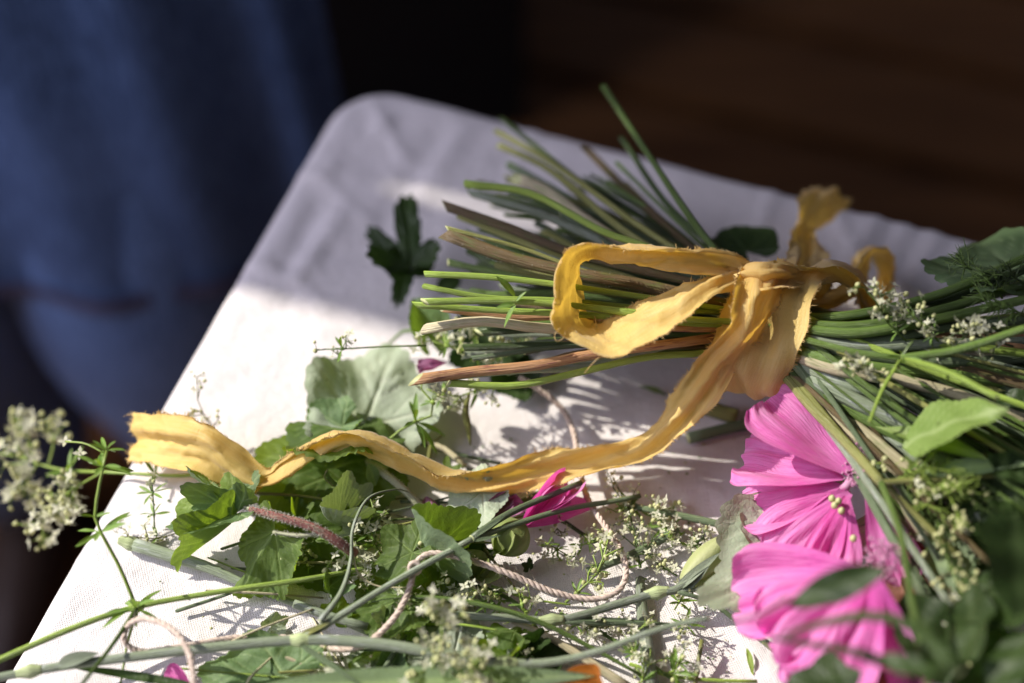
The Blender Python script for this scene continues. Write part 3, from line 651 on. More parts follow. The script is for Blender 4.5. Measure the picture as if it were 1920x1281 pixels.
# loose threads hanging from the loop
for tp in ([(1050, 615, 7.4), (1040, 628, 7.2), (1044, 640, 7.1), (1056, 634, 7.1), (1060, 622, 7.2)], [(1112, 585, 6.2), (1116, 598, 6.4), (1118, 612, 6.6)], [(1125, 668, 7.0), (1108, 685, 6.7), (1096, 700, 6.4)]):
    tube('loose_thread', [P(*q) for q in tp], 0.012, 'thread', rib, 16, 4, 0)

# ================================================================== BOUQUET
bq = thing('bouquet', 'bouquet of cut meadow stems with pink mallow flowers lying on the linen', 'bouquet', P(1465, 625, 0))
def tie_at(py, h): return P(1440 + rng.uniform(-10, 10), py, h)
def bstem(pts, r, mat, tie, right=None, ext=14, k=0.75, hairs=0):
    p = [P(*q) for q in pts]; t = np.asarray(tie)
    d = unit(t - p[-1]) if len(p) > 1 else unit(t - p[0])
    if right is None:
        dd = unit(np.array([0.9, -0.33, 0]) * (1 - k) + d * k)
        dd[2] = np.clip(dd[2] * 0.3, -0.1, 0.12)
        e = t + dd * ext; e[2] = np.clip(e[2], 2.0, 7.5); mid = t + d * ext * 0.35; mid[2] = np.clip(mid[2], 2.5, 6.5)
        p += [t, mid * 0.5 + (t + (e - t) * .35) * 0.5, e]
    else: p += [t] + [P(*q) for q in right]
    r = r * 0.70; p = np.array(p); p[1:-1] += rng.normal(size=(len(p) - 2, 3)) * 0.10
    n = 44; rad = np.interp(np.linspace(0, 1, n), [0, 0.3, 0.6, 1], [r * rng.uniform(0.95, 1.15), r, r * 0.9, r * 0.7])
    if r > 0.1 and rng.uniform() < 0.55:                       # a swollen joint or leaf scar somewhere along the stem
        k = rng.integers(5, 18); rad[k - 1:k + 2] *= np.array([1.1, 1.35, 1.12])
    o, c = tube('stem', p, rad, mat, bq, n, 9, 0.07, lobes=int(rng.choice([3, 4, 5])), lobamp=rng.uniform(0.02, 0.05), bev=rng.uniform(0.2, 1.6))
    if hairs: fuzz(o, c[:20], r, hairs, 0.10)
    return c
L_ = [ # left points, radius, material, tie (y px, h)
 ([(1130, 160, 6.0), (1222, 300, 6.0), (1325, 455, 5.9)], 0.17, 's_green', (560, 6.0)),
 ([(1165, 258, 4.5), (1250, 385, 4.8), (1340, 470, 5.2)], 0.15, 's_dark', (565, 5.4)),
 ([(1098, 278, 3.6), (1190, 370, 4.0), (1300, 465, 4.6)], 0.18, 's_brown', (570, 5.0)),
 ([(940, 222, 3.2), (1080, 330, 4.2), (1260, 462, 5.2)], 0.14, 's_green', (575, 5.7)),
 ([(930, 246, 3.8), (1040, 308, 4.4), (1210, 430, 5.2)], 0.14, 's_yellow', (575, 5.8)),
 ([(934, 272, 3.6), (1040, 325, 4.2), (1200, 440, 5.0)], 0.17, 's_yellow', (580, 5.6)),
 ([(955, 310, 3.0), (1060, 370, 3.6), (1210, 460, 4.6)], 0.20, 's_greyd', (590, 5.2)),
 ([(966, 336, 4.9), (1012, 360, 4.9), (1150, 440, 4.9)], 0.28, 's_beige', (600, 4.6)),
 ([(873, 345, 6.0), (1000, 372, 6.1), (1130, 428, 6.2), (1240, 475, 6.2)], 0.17, 's_bright', (560, 6.3)),
 ([(880, 362, 4.2), (1000, 400, 4.4), (1150, 470, 4.9)], 0.21, 's_grey', (590, 5.2)),
 ([(833, 386, 5.4), (950, 430, 5.5), (1100, 475, 5.7)], 0.22, 's_brown', (580, 5.8)),
 ([(862, 405, 4.6), (970, 450, 4.9), (1100, 500, 5.2)], 0.18, 's_yellow', (600, 5.3)),
 ([(834, 437, 6.4), (950, 476, 6.3), (1090, 508, 6.2), (1230, 535, 6.1)], 0.30, 's_brown', (590, 6.0)),
 ([(838, 428, 6.6), (960, 468, 6.5), (1110, 505, 6.4), (1230, 530, 6.3)], 0.09, 's_yellow', (585, 6.2)),
 ([(840, 492, 4.4), (960, 515, 4.6), (1130, 545, 5.0)], 0.17, 's_dark', (600, 5.2)),
 ([(938, 496, 5.4), (1010, 508, 5.5), (1130, 535, 5.7)], 0.25, 's_yellow', (600, 5.7)),
 ([(797, 514, 6.6), (920, 528, 6.6), (1060, 548, 6.5), (1230, 565, 6.3)], 0.14, 's_bright', (590, 6.2)),
 ([(797, 537, 6.2), (920, 550, 6.2), (1060, 562, 6.2), (1230, 580, 6.1)], 0.15, 's_bright', (600, 6.1)),
 ([(796, 566, 6.8), (940, 568, 6.8), (1100, 574, 6.6), (1260, 590, 6.4)], 0.15, 's_bright', (605, 6.3)),
 ([(778, 572, 6.5), (930, 578, 6.5), (1100, 584, 6.4), (1260, 600, 6.2)], 0.15, 's_bright', (612, 6.2)),
 ([(832, 576, 6.0), (960, 586, 6.0), (1090, 592, 6.0), (1250, 605, 6.0)], 0.19, 's_rust', (612, 6.0)),
 ([(797, 617, 5.6), (900, 608, 5.6), (1020, 616, 5.6), (1160, 612, 5.6), (1260, 612, 5.6)], 0.23, 's_beige', (622, 5.7)),
 ([(779, 712, 5.0), (890, 690, 5.1), (1000, 676, 5.2), (1110, 658, 5.3), (1260, 640, 5.4)], 0.23, 's_rust', (630, 5.6)),
 ([(842, 718, 4.6), (960, 712, 4.6), (1080, 700, 4.7), (1220, 672, 4.8), (1320, 652, 5.0)], 0.16, 's_bright', (640, 5.1)),
 ([(825, 708, 4.0), (960, 700, 4.2), (1120, 676, 4.4), (1290, 650, 4.7)], 0.20, 's_grey', (640, 4.8)),
 ([(870, 652, 4.2), (1000, 648, 4.4), (1200, 640, 4.7)], 0.17, 's_dark', (632, 4.9)),
 ([(900, 600, 4.6), (1050, 604, 4.8), (1200, 606, 5.0)], 0.18, 's_green', (620, 5.1)),
 ([(850, 545, 3.6), (1000, 570, 4.0), (1200, 590, 4.6)], 0.2, 's_greyd', (615, 4.7)),
 ([(880, 470, 3.2), (1000, 520, 3.7), (1200, 570, 4.4)], 0.2, 's_dark', (605, 4.5)),
 ([(1010, 420, 3.0), (1130, 480, 3.6), (1280, 540, 4.4)], 0.18, 's_greyd', (600, 4.8)),
 ([(1050, 400, 4.6), (1170, 470, 5.0), (1300, 520, 5.3)], 0.17, 's_greyd', (590, 5.5)),
 ([(1000, 470, 5.0), (1130, 510, 5.4), (1280, 560, 5.6)], 0.18, 's_grey', (595, 5.7)),
]
for i, (pts, r, mat, (ty, th)) in enumerate(L_):
    bstem(pts, r, mat, tie_at(ty, th), ext=rng.uniform(11, 17), hairs=160 if i == 12 else 0)
mats_f = ['s_dark', 's_greyd', 's_green', 's_dark', 's_brown', 's_grey', 's_green', 's_yellow']
for i in range(48):                                  # more stems filling the inside of the bundle
    y0 = rng.uniform(420, 700); x0 = rng.uniform(860, 1020); h0 = rng.uniform(2.2, 4.8)
    ty = 560 + 90 * (y0 - 380) / 330 + rng.uniform(-12, 12)
    bstem([(x0, y0, h0), ((x0 + 1250) / 2, (y0 + ty) / 2 - 8, h0 * 0.5 + 2.4)], rng.uniform(0.08, 0.20), mats_f[i % 8], tie_at(ty, rng.uniform(3.4, 5.4)), ext=rng.uniform(9, 16))
for i in range(44):
    x0 = rng.uniform(890, 1220); y0 = np.interp(x0, [900, 1220], [360, 300]) + rng.uniform(-20, 130); h0 = rng.uniform(1.2, 4.2); ty = rng.uniform(560, 610)
    bstem([(x0, y0, h0), (0.45 * x0 + 0.55 * 1330, 0.45 * y0 + 0.55 * 480, 0.5 * h0 + 2.2)], rng.uniform(0.07, 0.15), ['s_dark', 's_green', 's_greyd', 's_yellow', 's_green'][i % 5], tie_at(ty, rng.uniform(3.6, 5.2)), ext=rng.uniform(8, 13))
# stems that show on the right of the band
Rt = [ # start under the band, points, radius, material
 ([(1450, 588, 6.3), (1600, 590, 6.4), (1760, 552, 6.8), (1930, 480, 7.2)], 0.15, 's_green'), ([(1450, 580, 6.0), (1640, 590, 6.2), (1780, 560, 6.4), (1935, 500, 6.6)], 0.15, 's_dark'),
 ([(1450, 592, 6.5), (1600, 612, 6.6), (1750, 585, 6.8), (1930, 530, 6.9)], 0.16, 's_green'), ([(1450, 600, 6.6), (1600, 625, 6.6), (1760, 598, 6.8), (1930, 560, 7)], 0.16, 's_green'),
 ([(1450, 610, 6.3), (1620, 640, 6.2), (1800, 610, 6.4), (1930, 600, 6.4)], 0.17, 's_greyd'), ([(1450, 620, 6.4), (1600, 650, 6.2), (1760, 645, 6.2), (1930, 640, 6.0)], 0.17, 's_grey'),
 ([(1450, 640, 6.0), (1600, 662, 6.1), (1750, 680, 6.0), (1930, 672, 5.8)], 0.17, 's_greyd'), ([(1450, 650, 5.8), (1580, 682, 5.9), (1740, 700, 5.8), (1930, 720, 5.6)], 0.22, 's_green'),
 ([(1450, 660, 5.6), (1560, 692, 5.8), (1680, 712, 5.9), (1800, 742, 5.9), (1930, 790, 5.6)], 0.19, 's_beige'), ([(1450, 670, 5.4), (1560, 712, 5.4), (1700, 750, 5.4), (1900, 800, 5.4)], 0.2, 's_grey'),
 ([(1450, 680, 5.0), (1560, 730, 5.2), (1670, 782, 5.3), (1850, 850, 5.3)], 0.27, 's_grey'), ([(1450, 690, 4.8), (1540, 738, 4.9), (1650, 800, 5.0), (1800, 880, 5.0)], 0.2, 's_green'),
 ([(1450, 700, 4.5), (1530, 745, 4.6), (1640, 830, 4.8), (1760, 930, 4.8)], 0.22, 's_beige'), ([(1450, 700, 4.6), (1540, 765, 4.8), (1640, 850, 5.0), (1740, 930, 5.2)], 0.16, 's_beige'),
 ([(1450, 705, 4.8), (1520, 762, 5.0), (1600, 845, 5.3), (1652, 905, 5.6)], 0.16, 's_yellow'), ([(1450, 690, 4.2), (1560, 800, 4.2), (1660, 920, 4.0), (1740, 1010, 4)], 0.2, 's_beige'),
 ([(1652, 905, 5.6), (1688, 1000, 6.2), (1708, 1120, 6.8), (1740, 1290, 7)], 0.10, 's_green'), ([(1652, 905, 5.6), (1760, 898, 5.8), (1930, 886, 6.2)], 0.09, 's_yellow'),
 ([(1690, 672, 7.2), (1770, 695, 7.6), (1870, 745, 8.2)], 0.09, 's_bright'), ([(1690, 672, 7.2), (1800, 655, 7.6), (1925, 615, 8.2)], 0.12, 's_green'),
 ([(1690, 672, 7.2), (1655, 730, 6.9), (1630, 792, 6.4)], 0.06, 's_bright'), ([(1450, 620, 6.2), (1600, 660, 6.8), (1690, 672, 7.2)], 0.11, 's_green')]
for q, r, mat in Rt: tube('stem', [(TIE + 0.72 * (P(*p) - TIE) if i_ == 0 and p[0] == 1450 else P(*p)) for i_, p in enumerate(q)], [r, r, r * 0.9], mat, bq, 30, 9, 0.06)
for i in range(70):                                  # darker stems behind them
    y1 = rng.uniform(520, 1150); h1 = rng.uniform(1.5, 5.0); x1 = 1940 if y1 < 850 else rng.uniform(1720, 1930)
    t0 = P(1470, 600 + rng.uniform(0, 90), rng.uniform(3.4, 5.6)); e = P(x1, y1, h1); m_ = (t0 + e) / 2 + np.array([0, -0.4 + rng.uniform(-.5, .5), 0.3])
    tube('stem', [t0, m_, e], rng.uniform(0.06, 0.16), mats_f[i % 8], bq, 22, 7, 0.06)
# node and small leaves on the bright stem left of the bow
wl = make_mesh('whorl_leaf', *(lambda s: (s[0], s[1]))(lance_shape(5, 0.085, 9, 5, 0.3, 0.35, 0.01, 0, 0.5, 0.02, False)), 'whorl', None, lance_shape(5, 0.085, 9, 5, 0.3, 0.35, 0.01, 0, 0.5, 0.02, False)[2])
def rotmat(x, roll=0.0):
    x = unit(np.asarray(x, float)); up = np.array([0, 0, 1.0]) if abs(x[2]) < 0.95 else np.array([0, 1.0, 0])
    z = unit(up - x * (up @ x)); y = np.cross(z, x); c, s = math.cos(roll), math.sin(roll)
    return Matrix(np.stack([x, y * c + z * s, z * c - y * s], 1).tolist())
def inst(name, me, par, pos, x, scale, roll=0.0):
    o = bpy.data.objects.new(name, me); COL.objects.link(o); o.parent = par
    mt = rotmat(x, roll).to_4x4(); mt = Matrix.Translation(Vector((np.asarray(pos) - origin(par)) * S)) @ mt @ Matrix.Diagonal((scale, scale, scale, 1))
    o.matrix_basis = mt; return o
def whorl(par, pos, axis, n, l, spread=1.1, jitter=0.25, start=None):
    ax = unit(np.asarray(axis, float)); q = unit(np.cross(ax, [0.2, 0.3, 0.9])); b = np.cross(ax, q); a0 = rng.uniform(0, 6.28)
    for i in range(n):
        a = a0 + i * 2 * math.pi / n + rng.normal() * 0.15
        d = (q * math.cos(a) + b * math.sin(a)) + ax * rng.uniform(0.1, 0.6) * (2 - spread) + jitter * rng.normal(size=3) * 0.5
        if pos[2] < 1.2: d[2] = abs(d[2]) * 0.6
        inst('leaf', wl, par, pos, d, l * rng.uniform(0.75, 1.15), rng.uniform(-0.6, 0.6))
for tipq, b_ in (((934, 515, 7.6), (966, 556, 6.9)), ((940, 612, 6.4), (968, 572, 6.9)), ((930, 575, 7.1), (966, 570, 7.0)), ((985, 545, 7.2), (968, 566, 6.9))):
    leaf(bq, lance_shape(sd_(), 0.14, 14, 5, 0.3, 0.3, 0.01), P(*b_), P(*tipq), rng.uniform(-30, 30), 'whorl')

# ---- mallow blossoms of the bouquet
def blossom(name, label, petals, centre, stamen_dir, mat='petal', seed=0):
    o = part(name, *column_geo(centre, stamen_dir, seed), 'stamen', bq, label=label)
    for i, (b, t, roll, wd, rf, cu, nt_) in enumerate(petals):
        v, f, vein, uv = petal_shape(seed * 10 + i, wd, nt_, 0.12, rf, cu)
        v = place(v, P(*b), P(*t), roll); v[:, 2] = np.maximum(v[:, 2], 0.06)
        part('petal', v, f, mat, o, uv, vein)
    return o
def column_geo(c, d, seed):
    r = np.random.default_rng(seed); B = Batch(); c = np.asarray(c); d = unit(np.asarray(d, float))
    B.add(*tube_geo(spline([c - d * 0.3, c + d * 0.2, c + d * 0.8], 6), np.array([0.16, 0.14, 0.12, 0.11, 0.1, 0.06]), 7)[:2])
    for _ in range(240):
        k = r.uniform(0.1, 1.2); q = unit(r.normal(size=3)); p = c + d * k + (q - d * (q @ d)) * r.uniform(0.2, 0.62)
        a = 0.05 * r.uniform(0.7, 1.3)
        v = [p + a * np.array(x) for x in ((1, 0, 0), (-1, 0, 0), (0, 1, 0), (0, -1, 0), (0, 0, 1), (0, 0, -1))]
        B.add(v, [(0, 2, 4), (2, 1, 4), (1, 3, 4), (3, 0, 4), (2, 0, 5), (1, 2, 5), (3, 1, 5), (0, 3, 5)])
    return np.vstack(B.v), B.f
cA = P(1592, 905, 4.0)
blossom('mallow_blossom', 'wide open pink mallow blossom just below the ribbon band', [
    ((1596, 886, 4.3), (1452, 730, 5.0), 2, 0.50, 0.03, 0.12, 0.04), ((1582, 898, 4.0), (1380, 842, 3.4), 8, 0.40, 0.042, 0.3, 0.08), ((1575, 912, 3.8), (1384, 938, 2.6), -3, 0.40, 0.045, 0.35, 0.10),
    ((1592, 922, 3.9), (1455, 1055, 2.7), -6, 0.46, 0.05, 0.35, 0.08), ((1588, 930, 3.9), (1552, 1084, 3.0), 0, 0.34, 0.045, 0.3, 0.05), ((1625, 930, 4.1), (1700, 1088, 3.6), 15, 0.27, 0.06, 0.3, 0.08)], cA, (0.5, 0.3, 0.8), 'petal', 3)
cB = P(1640, 1090, 4.2)
blossom('mallow_blossom', 'drooping mauve-pink mallow blossom at the lower right edge of the cloth', [
    ((1640, 1080, 4.6), (1362, 1110, 3.4), -4, 0.34, 0.07, 0.35, 0.06), ((1650, 1085, 5.0), (1425, 1195, 3.6), -5, 0.36, 0.10, 0.3, 0.10), ((1650, 1085, 5.4), (1510, 1280, 4.0), 5, 0.44, 0.085, 0.3, 0.08),
    ((1640, 1075, 5.6), (1640, 1265, 4.4), 10, 0.40, 0.08, 0.3, 0.1), ((1640, 1150, 4.2), (1760, 1300, 2.8), 0, 0.45, 0.07, 0.3, 0.1), ((1560, 1130, 3.6), (1560, 1300, 2.6), 0, 0.6, 0.07, 0.3, 0.1)], cB, (0.3, 0.6, 0.6), 'petal2', 7)
# pale buds and granules near the blossoms
def pod(par, base, tip, rad, mat, name='bud', ribs=5, amp=0.12, n=14, prof=None):
    base, tip = np.asarray(base), np.asarray(tip); t = np.linspace(0, 1, n)
    rr = rad * (np.sin(np.clip(t * 0.93 + 0.05, 0, 1) * math.pi) ** 0.6 if prof is None else np.interp(t, prof[0], prof[1]))
    v, f, uv, mi = tube_geo(base + (tip - base) * t[:, None], rr, 20, 0, ribs, amp)
    return part(name, v, f, [mat, mat], par, uv, np.tile(0.5 + 0.5 * np.cos(ribs * np.linspace(0, 2 * math.pi, 20, endpoint=False)), n) * 0.6, mi)
# ---- leaves of the bouquet
lf = lambda *a, **k: leaf(bq, *a, **k)
lf(lance_shape(sd_(), 0.30, 40, 13, 0.15, 0.5, 0.03, 0.10, 0.55), P(1890, 768, 8.0), P(1668, 802, 6.4), 12, 'leaf_lime', label='broad bright green leaf lying across the stems')
lf(lance_shape(sd_(), 0.09, 30, 7, 0.2, 0.2, 0.01, 0, 0.5), P(1950, 868, 6.6), P(1715, 876, 6.0), 10, 'leaf_mid')
lf(lance_shape(sd_(), 0.10, 30, 7, 0.2, 0.3, 0.01, 0, 0.5), P(1640, 800, 5.6), P(1850, 840, 6.8), 0, 'leaf_lime')
lf(mallow_shape(sd_(), 5, 0.2, 0.1, 0.04, 0.1, 0.3), P(1925, 520, 6.2), P(1838, 450, 4.6), -10, 'leaf_mid', label='grey-green leaf at the far end of the bouquet')
lf(mallow_shape(sd_(), 5, 0.22, 0.05, 0.05, 0.12, -0.15), P(1530, 1010, 2.2), P(1318, 1165, 2.0), 10, 'leaf_pale', ys=0.62, label='pale grey-green crinkled leaf under the pink blossoms')
lf(mallow_shape(sd_(), 3, 0.3, 0.05, 0.06, 0.12, -0.15), P(1470, 1060, 1.8), P(1385, 968, 2.2), 10, 'leaf_pale', ys=0.7)
lf(lance_shape(sd_(), 0.15, 26, 9, 0.25, 0.5, 0.03, 0, 0.42), P(1665, 1066, 9.6), P(1462, 1132, 8.6), -15, 'leaf_dark', label='dark blurred leaf hanging over the blossoms')  # its shade is put into the dark leaf colour
tube('stem', [P(1478, 1122, 8.4), P(1430, 1150, 7.8), P(1370, 1166, 7.2)], [0.06, 0.03], 's_dark', bq)
tube('stem', [P(1470, 1190, 8.0), P(1560, 1165, 8.6), P(1640, 1155, 9.0), P(1720, 1180, 9.0), P(1800, 1260, 9)], [0.05, 0.13, 0.16, 0.15], 's_dark', bq)
tube('stem', [P(1440, 1195, 7.6), P(1560, 1215, 8.2), P(1640, 1230, 8.4)], [0.05, 0.09, 0.12], 's_dark', bq)
lf(lance_shape(sd_(), 0.14, 26, 9, 0.15, 0.3), P(1760, 1262, 8.6), P(1610, 1222, 8.2), 0, 'leaf_dark')
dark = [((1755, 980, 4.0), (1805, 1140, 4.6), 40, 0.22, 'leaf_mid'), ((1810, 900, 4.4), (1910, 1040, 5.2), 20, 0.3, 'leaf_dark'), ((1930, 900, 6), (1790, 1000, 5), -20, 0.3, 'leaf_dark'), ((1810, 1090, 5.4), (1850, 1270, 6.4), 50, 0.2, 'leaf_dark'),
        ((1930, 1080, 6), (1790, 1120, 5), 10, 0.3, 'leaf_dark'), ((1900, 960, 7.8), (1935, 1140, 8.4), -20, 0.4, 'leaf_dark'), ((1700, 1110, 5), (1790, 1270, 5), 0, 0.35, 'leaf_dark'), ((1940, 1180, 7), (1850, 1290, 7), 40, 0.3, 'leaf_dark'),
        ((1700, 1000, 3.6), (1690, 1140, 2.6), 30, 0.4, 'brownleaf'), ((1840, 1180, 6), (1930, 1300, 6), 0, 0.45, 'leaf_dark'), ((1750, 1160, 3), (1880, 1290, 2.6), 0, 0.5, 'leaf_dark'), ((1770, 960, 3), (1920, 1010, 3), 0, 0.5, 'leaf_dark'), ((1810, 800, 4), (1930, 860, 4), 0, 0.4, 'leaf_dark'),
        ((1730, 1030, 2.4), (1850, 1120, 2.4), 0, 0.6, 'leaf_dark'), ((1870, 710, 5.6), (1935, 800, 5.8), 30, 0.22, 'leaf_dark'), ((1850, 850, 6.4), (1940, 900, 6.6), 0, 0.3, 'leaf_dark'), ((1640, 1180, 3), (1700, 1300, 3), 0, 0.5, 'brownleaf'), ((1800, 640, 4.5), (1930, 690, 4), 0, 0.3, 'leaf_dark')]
for b, t, roll, wd, mat in dark: lf(lance_shape(sd_(), wd, 26, 9, 0.15, rng.uniform(-0.3, 0.8), 0.04, 0.04 if wd > 0.3 else 0, 0.45), P(*b), P(*t), roll, mat)  # shade of this corner is put into the dark leaf colour
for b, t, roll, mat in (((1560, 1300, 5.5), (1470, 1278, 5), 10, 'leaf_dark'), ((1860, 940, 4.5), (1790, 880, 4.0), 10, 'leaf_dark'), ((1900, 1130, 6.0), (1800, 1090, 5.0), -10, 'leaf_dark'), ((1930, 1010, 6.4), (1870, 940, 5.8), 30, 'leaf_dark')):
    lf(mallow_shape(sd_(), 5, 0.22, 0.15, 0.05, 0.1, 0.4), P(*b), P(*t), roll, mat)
lf(mallow_shape(sd_(), 5, 0.2, 0.1, 0.05), P(1400, 470, 3), P(1360, 425, 2.6), 0, 'leaf_dark')
# feathery fennel-like tuft on the upper right stems
def feather(par, base, tip, n, l, mat='s_dark', name='feathery_leaf'):
    B = Batch(); c = spline([base, (np.asarray(base) + tip) / 2 + np.array([0, 0, 0.2]), tip], 14); B.add(*tube_geo(c, 0.035, 5)[:3]); ax = unit(np.asarray(tip) - base)
    for i in range(n):
        k = rng.integers(2, 14); p = c[k]; d = unit(ax * 0.8 + rng.normal(size=3) * 0.7); q = p + d * l * rng.uniform(.5, 1)
        B.add(*tube_geo(spline([p, (p + q) / 2 + rng.normal(size=3) * 0.06, q], 6), np.linspace(0.028, 0.012, 6), 4)[:3])
        for _ in range(3):
            m_ = p + (q - p) * rng.uniform(0.3, 0.9); B.add(*hair_geo(m_, d + rng.normal(size=3) * 0.7, l * 0.4, 0.016))
    return B.build(name, mat, par)
feather(bq, P(1880, 560, 6.8), P(1810, 500, 7.2), 26, 1.0, 's_green'); feather(bq, P(1930, 600, 7), P(1850, 570, 7.4), 26, 1.0, 's_green'); feather(bq, P(1930, 540, 7), P(1870, 520, 7.2), 22, 0.9, 's_dark')
for b, t in (((1680, 900, 5.4), (1760, 880, 6.2)), ((1720, 960, 5), (1790, 920, 6)), ((1740, 900, 4.6), (1830, 940, 5.4)), ((1700, 930, 4.2), (1770, 1000, 4.8))):
    feather(bq, P(*b), P(*t), 24, 1.0, 's_bright' if rng.uniform() < .5 else 's_green')

# ================================================================== BEDSTRAW (whorled leaves, tiny four-petalled florets)
def floret_geo():
    v, f = [], []
    for k in range(4):
        a = k * math.pi / 2; d = np.array([math.cos(a), math.sin(a), 0]); s_ = np.array([-d[1], d[0], 0]); i = len(v)
        v += [d * 0.02 + s_ * 0.03, d * 0.10 + s_ * 0.055 + [0, 0, .02], d * 0.21 + np.array([0, 0, 0.035]), d * 0.10 - s_ * 0.055 + [0, 0, .02], d * 0.02 - s_ * 0.03]
        f += [(i, i + 1, i + 2, i + 3, i + 4)]
    i = len(v); r = 0.035
    v += [np.array(x) * r + [0, 0, 0.02] for x in ((1, 0, 0), (-1, 0, 0), (0, 1, 0), (0, -1, 0), (0, 0, 1), (0, 0, -1))]
    f += [tuple(i + a for a in q) for q in ((0, 2, 4), (2, 1, 4), (1, 3, 4), (3, 0, 4), (2, 0, 5), (1, 2, 5), (3, 1, 5), (0, 3, 5))]
    return v, f
FLO = make_mesh('floret', *floret_geo(), 'floret', smooth=False)
th_ = np.linspace(0, math.pi, 6); bv = np.vstack([np.stack([0.07 * np.sin(t) * np.cos(np.linspace(0, 2 * math.pi, 7, endpoint=False)), 0.07 * np.sin(t) * np.sin(np.linspace(0, 2 * math.pi, 7, endpoint=False)), np.full(7, -0.085 * math.cos(t))], 1) for t in th_])
BUD = make_mesh('flower_bud', bv, [(i * 7 + j, i * 7 + (j + 1) % 7, (i + 1) * 7 + (j + 1) % 7, (i + 1) * 7 + j) for i in range(5) for j in range(7)], 'bud')
def panicle(par, c, t0, nb, l, nf, B, up=0.4, fl=0.6, scale=1.0, floor=0.12):
    n = len(c); t = unit(np.gradient(c, axis=0))
    for i in range(nb):
        k = min(n - 1, int((t0 + (1 - t0) * (i + 1) / nb) * (n - 1))); p = c[k]
        d = unit(t[k] * 0.7 + rng.normal(size=3) * 0.75 + np.array([0, 0, up])); q = p + d * l * rng.uniform(0.6, 1.2); q[2] = max(q[2], floor)
        br = spline([p, (p + q) / 2 + rng.normal(size=3) * 0.06, q], 6); B.add(*tube_geo(br, np.linspace(0.028, 0.018, 6) * scale, 5)[:3])
        for j in range(nf):
            s_ = br[rng.integers(2, 6)]; e = s_ + unit(d * 0.5 + rng.normal(size=3)) * rng.uniform(0.12, 0.38) * scale; e[2] = max(e[2], floor)
            B.add(*hair_geo(s_, e - s_, np.linalg.norm(e - s_), 0.013 * scale))
            dd = unit(e - s_ + rng.normal(size=3) * 0.3)
            if rng.uniform() < fl: inst('floret', FLO, par, e, np.cross(dd, [0.3, 0.8, 0.5]), scale * rng.uniform(0.75, 1.15), 0 if rng.uniform() < .5 else rng.uniform(-1.2, 1.2))
            else: inst('flower_bud', BUD, par, e, np.cross(dd, [0.3, 0.8, 0.5]), scale * rng.uniform(0.6, 1.2))
def bedstraw(label, pts, r=0.05, mat='s_bright', whorls=(), heads=None, branches=(), group=None, parent=None, wn=6, lf_=0.6, name='bedstraw_sprig', bs=1.0):
    p = [P(*q) for q in pts]
    par = parent or thing(name, label, 'sprig', p[0], group)
    _, c = tube('stem', p, [r, r * 0.7], mat, par, None, 7, 0.03, lobes=4, lobamp=0.12)
    t = unit(np.gradient(c, axis=0))
    for (u, n, l) in whorls:
        k = int(u * (len(c) - 1)); whorl(par, c[k], t[k], n, l)
        B = Batch(); pr = np.linspace(-0.09, 0.09, 5); B.add(*tube_geo(c[k] + t[k] * pr[:, None], r * np.array([1, 1.5, 1.7, 1.5, 1]), 7)[:3]); B.build('node', mat, par)
    B = Batch()
    for h in (heads or []):
        panicle(par, c, h[0], h[1], h[2], h[3], B, fl=lf_, scale=h[4] if len(h) > 4 else 1.0, floor=h[5] if len(h) > 5 else 0.12)
    for br in branches:
        bp = [P(*q) for q in br[0]]; cb = spline(bp, 16); B.add(*tube_geo(cb, np.linspace(r * 0.7, r * 0.4, 16), 6)[:3])
        if br[1]: panicle(par, cb, *br[1], B, fl=lf_, scale=bs, floor=-9 if bs > 1 else 0.12)
        tb = unit(np.gradient(cb, axis=0))
        for (u, n, l) in (br[2] if len(br) > 2 else ()): k = int(u * 15); whorl(par, cb[k], tb[k], n, l)
    if B.n: B.build('branches', mat, par)
    return par

# main sprig at the lower left: long bright stem, one upright whorled shoot
g = bedstraw('bright green bedstraw stem with star-like leaf whorls at the front left corner', [(-30, 1250, 1.6), (130, 1180, 1.7), (255, 1138, 1.7), (420, 1108, 1.8), (560, 1088, 1.8), (650, 1072, 1.5), (760, 1050, 1.0)], 0.105, 's_bright')
def side(par, pts, r, mat, ws): 
    _, c = tube('side_shoot', [P(*q) for q in pts], [r, r * .75], mat, par, None, 7, 0.03, lobes=4, lobamp=0.1); t = unit(np.gradient(c, axis=0))
    for (u, n, l, sp) in ws: k = int(u * (len(c) - 1)); whorl(par, c[k], t[k] if sp < 2 else (0, 0, 1), n, l, min(sp, 1.5))
    return c
side(g, [(255, 1138, 1.7), (225, 1065, 2.6), (190, 1000, 3.4), (178, 972, 3.7), (184, 920, 4.2), (200, 845, 4.9)], 0.055, 's_bright', [(0.0, 4, 1.1, 1.2), (0.52, 8, 1.05, 1.3), (0.66, 4, .6, 1.0), (0.97, 10, 0.95, 1.0), (1.0, 8, 0.7, 0.5)])
side(g, [(255, 1142, 1.8), (210, 1210, 2.2), (140, 1300, 2.6)], 0.075, 's_green', [(0.02, 4, 1.0, 1.2)])
side(g, [(258, 1145, 1.6), (240, 1200, 1.0), (225, 1290, 0.8)], 0.05, 's_bright', [(0.7, 3, .6, 1.2)])
Bn = Batch(); n0 = P(256, 1138, 1.7); Bn.add(*tube_geo(n0 + unit(P(420, 1108, 1.8) - n0) * np.linspace(-.22, .22, 7)[:, None], [0.11, .15, .18, .19, .18, .15, .11], 9)[:3]); Bn.build('node', 's_bright', g)
inst('floret', FLO, g, P(122, 828, 4.6), (1, 0, 0), 1.1); inst('floret', FLO, g, P(150, 850, 4.6), (0, 1, 0.4), 1.1)
tube('flower_stalk', [P(196, 850, 4.8), P(160, 832, 4.8), P(122, 828, 4.6)], 0.03, 's_bright', g, 8, 5)

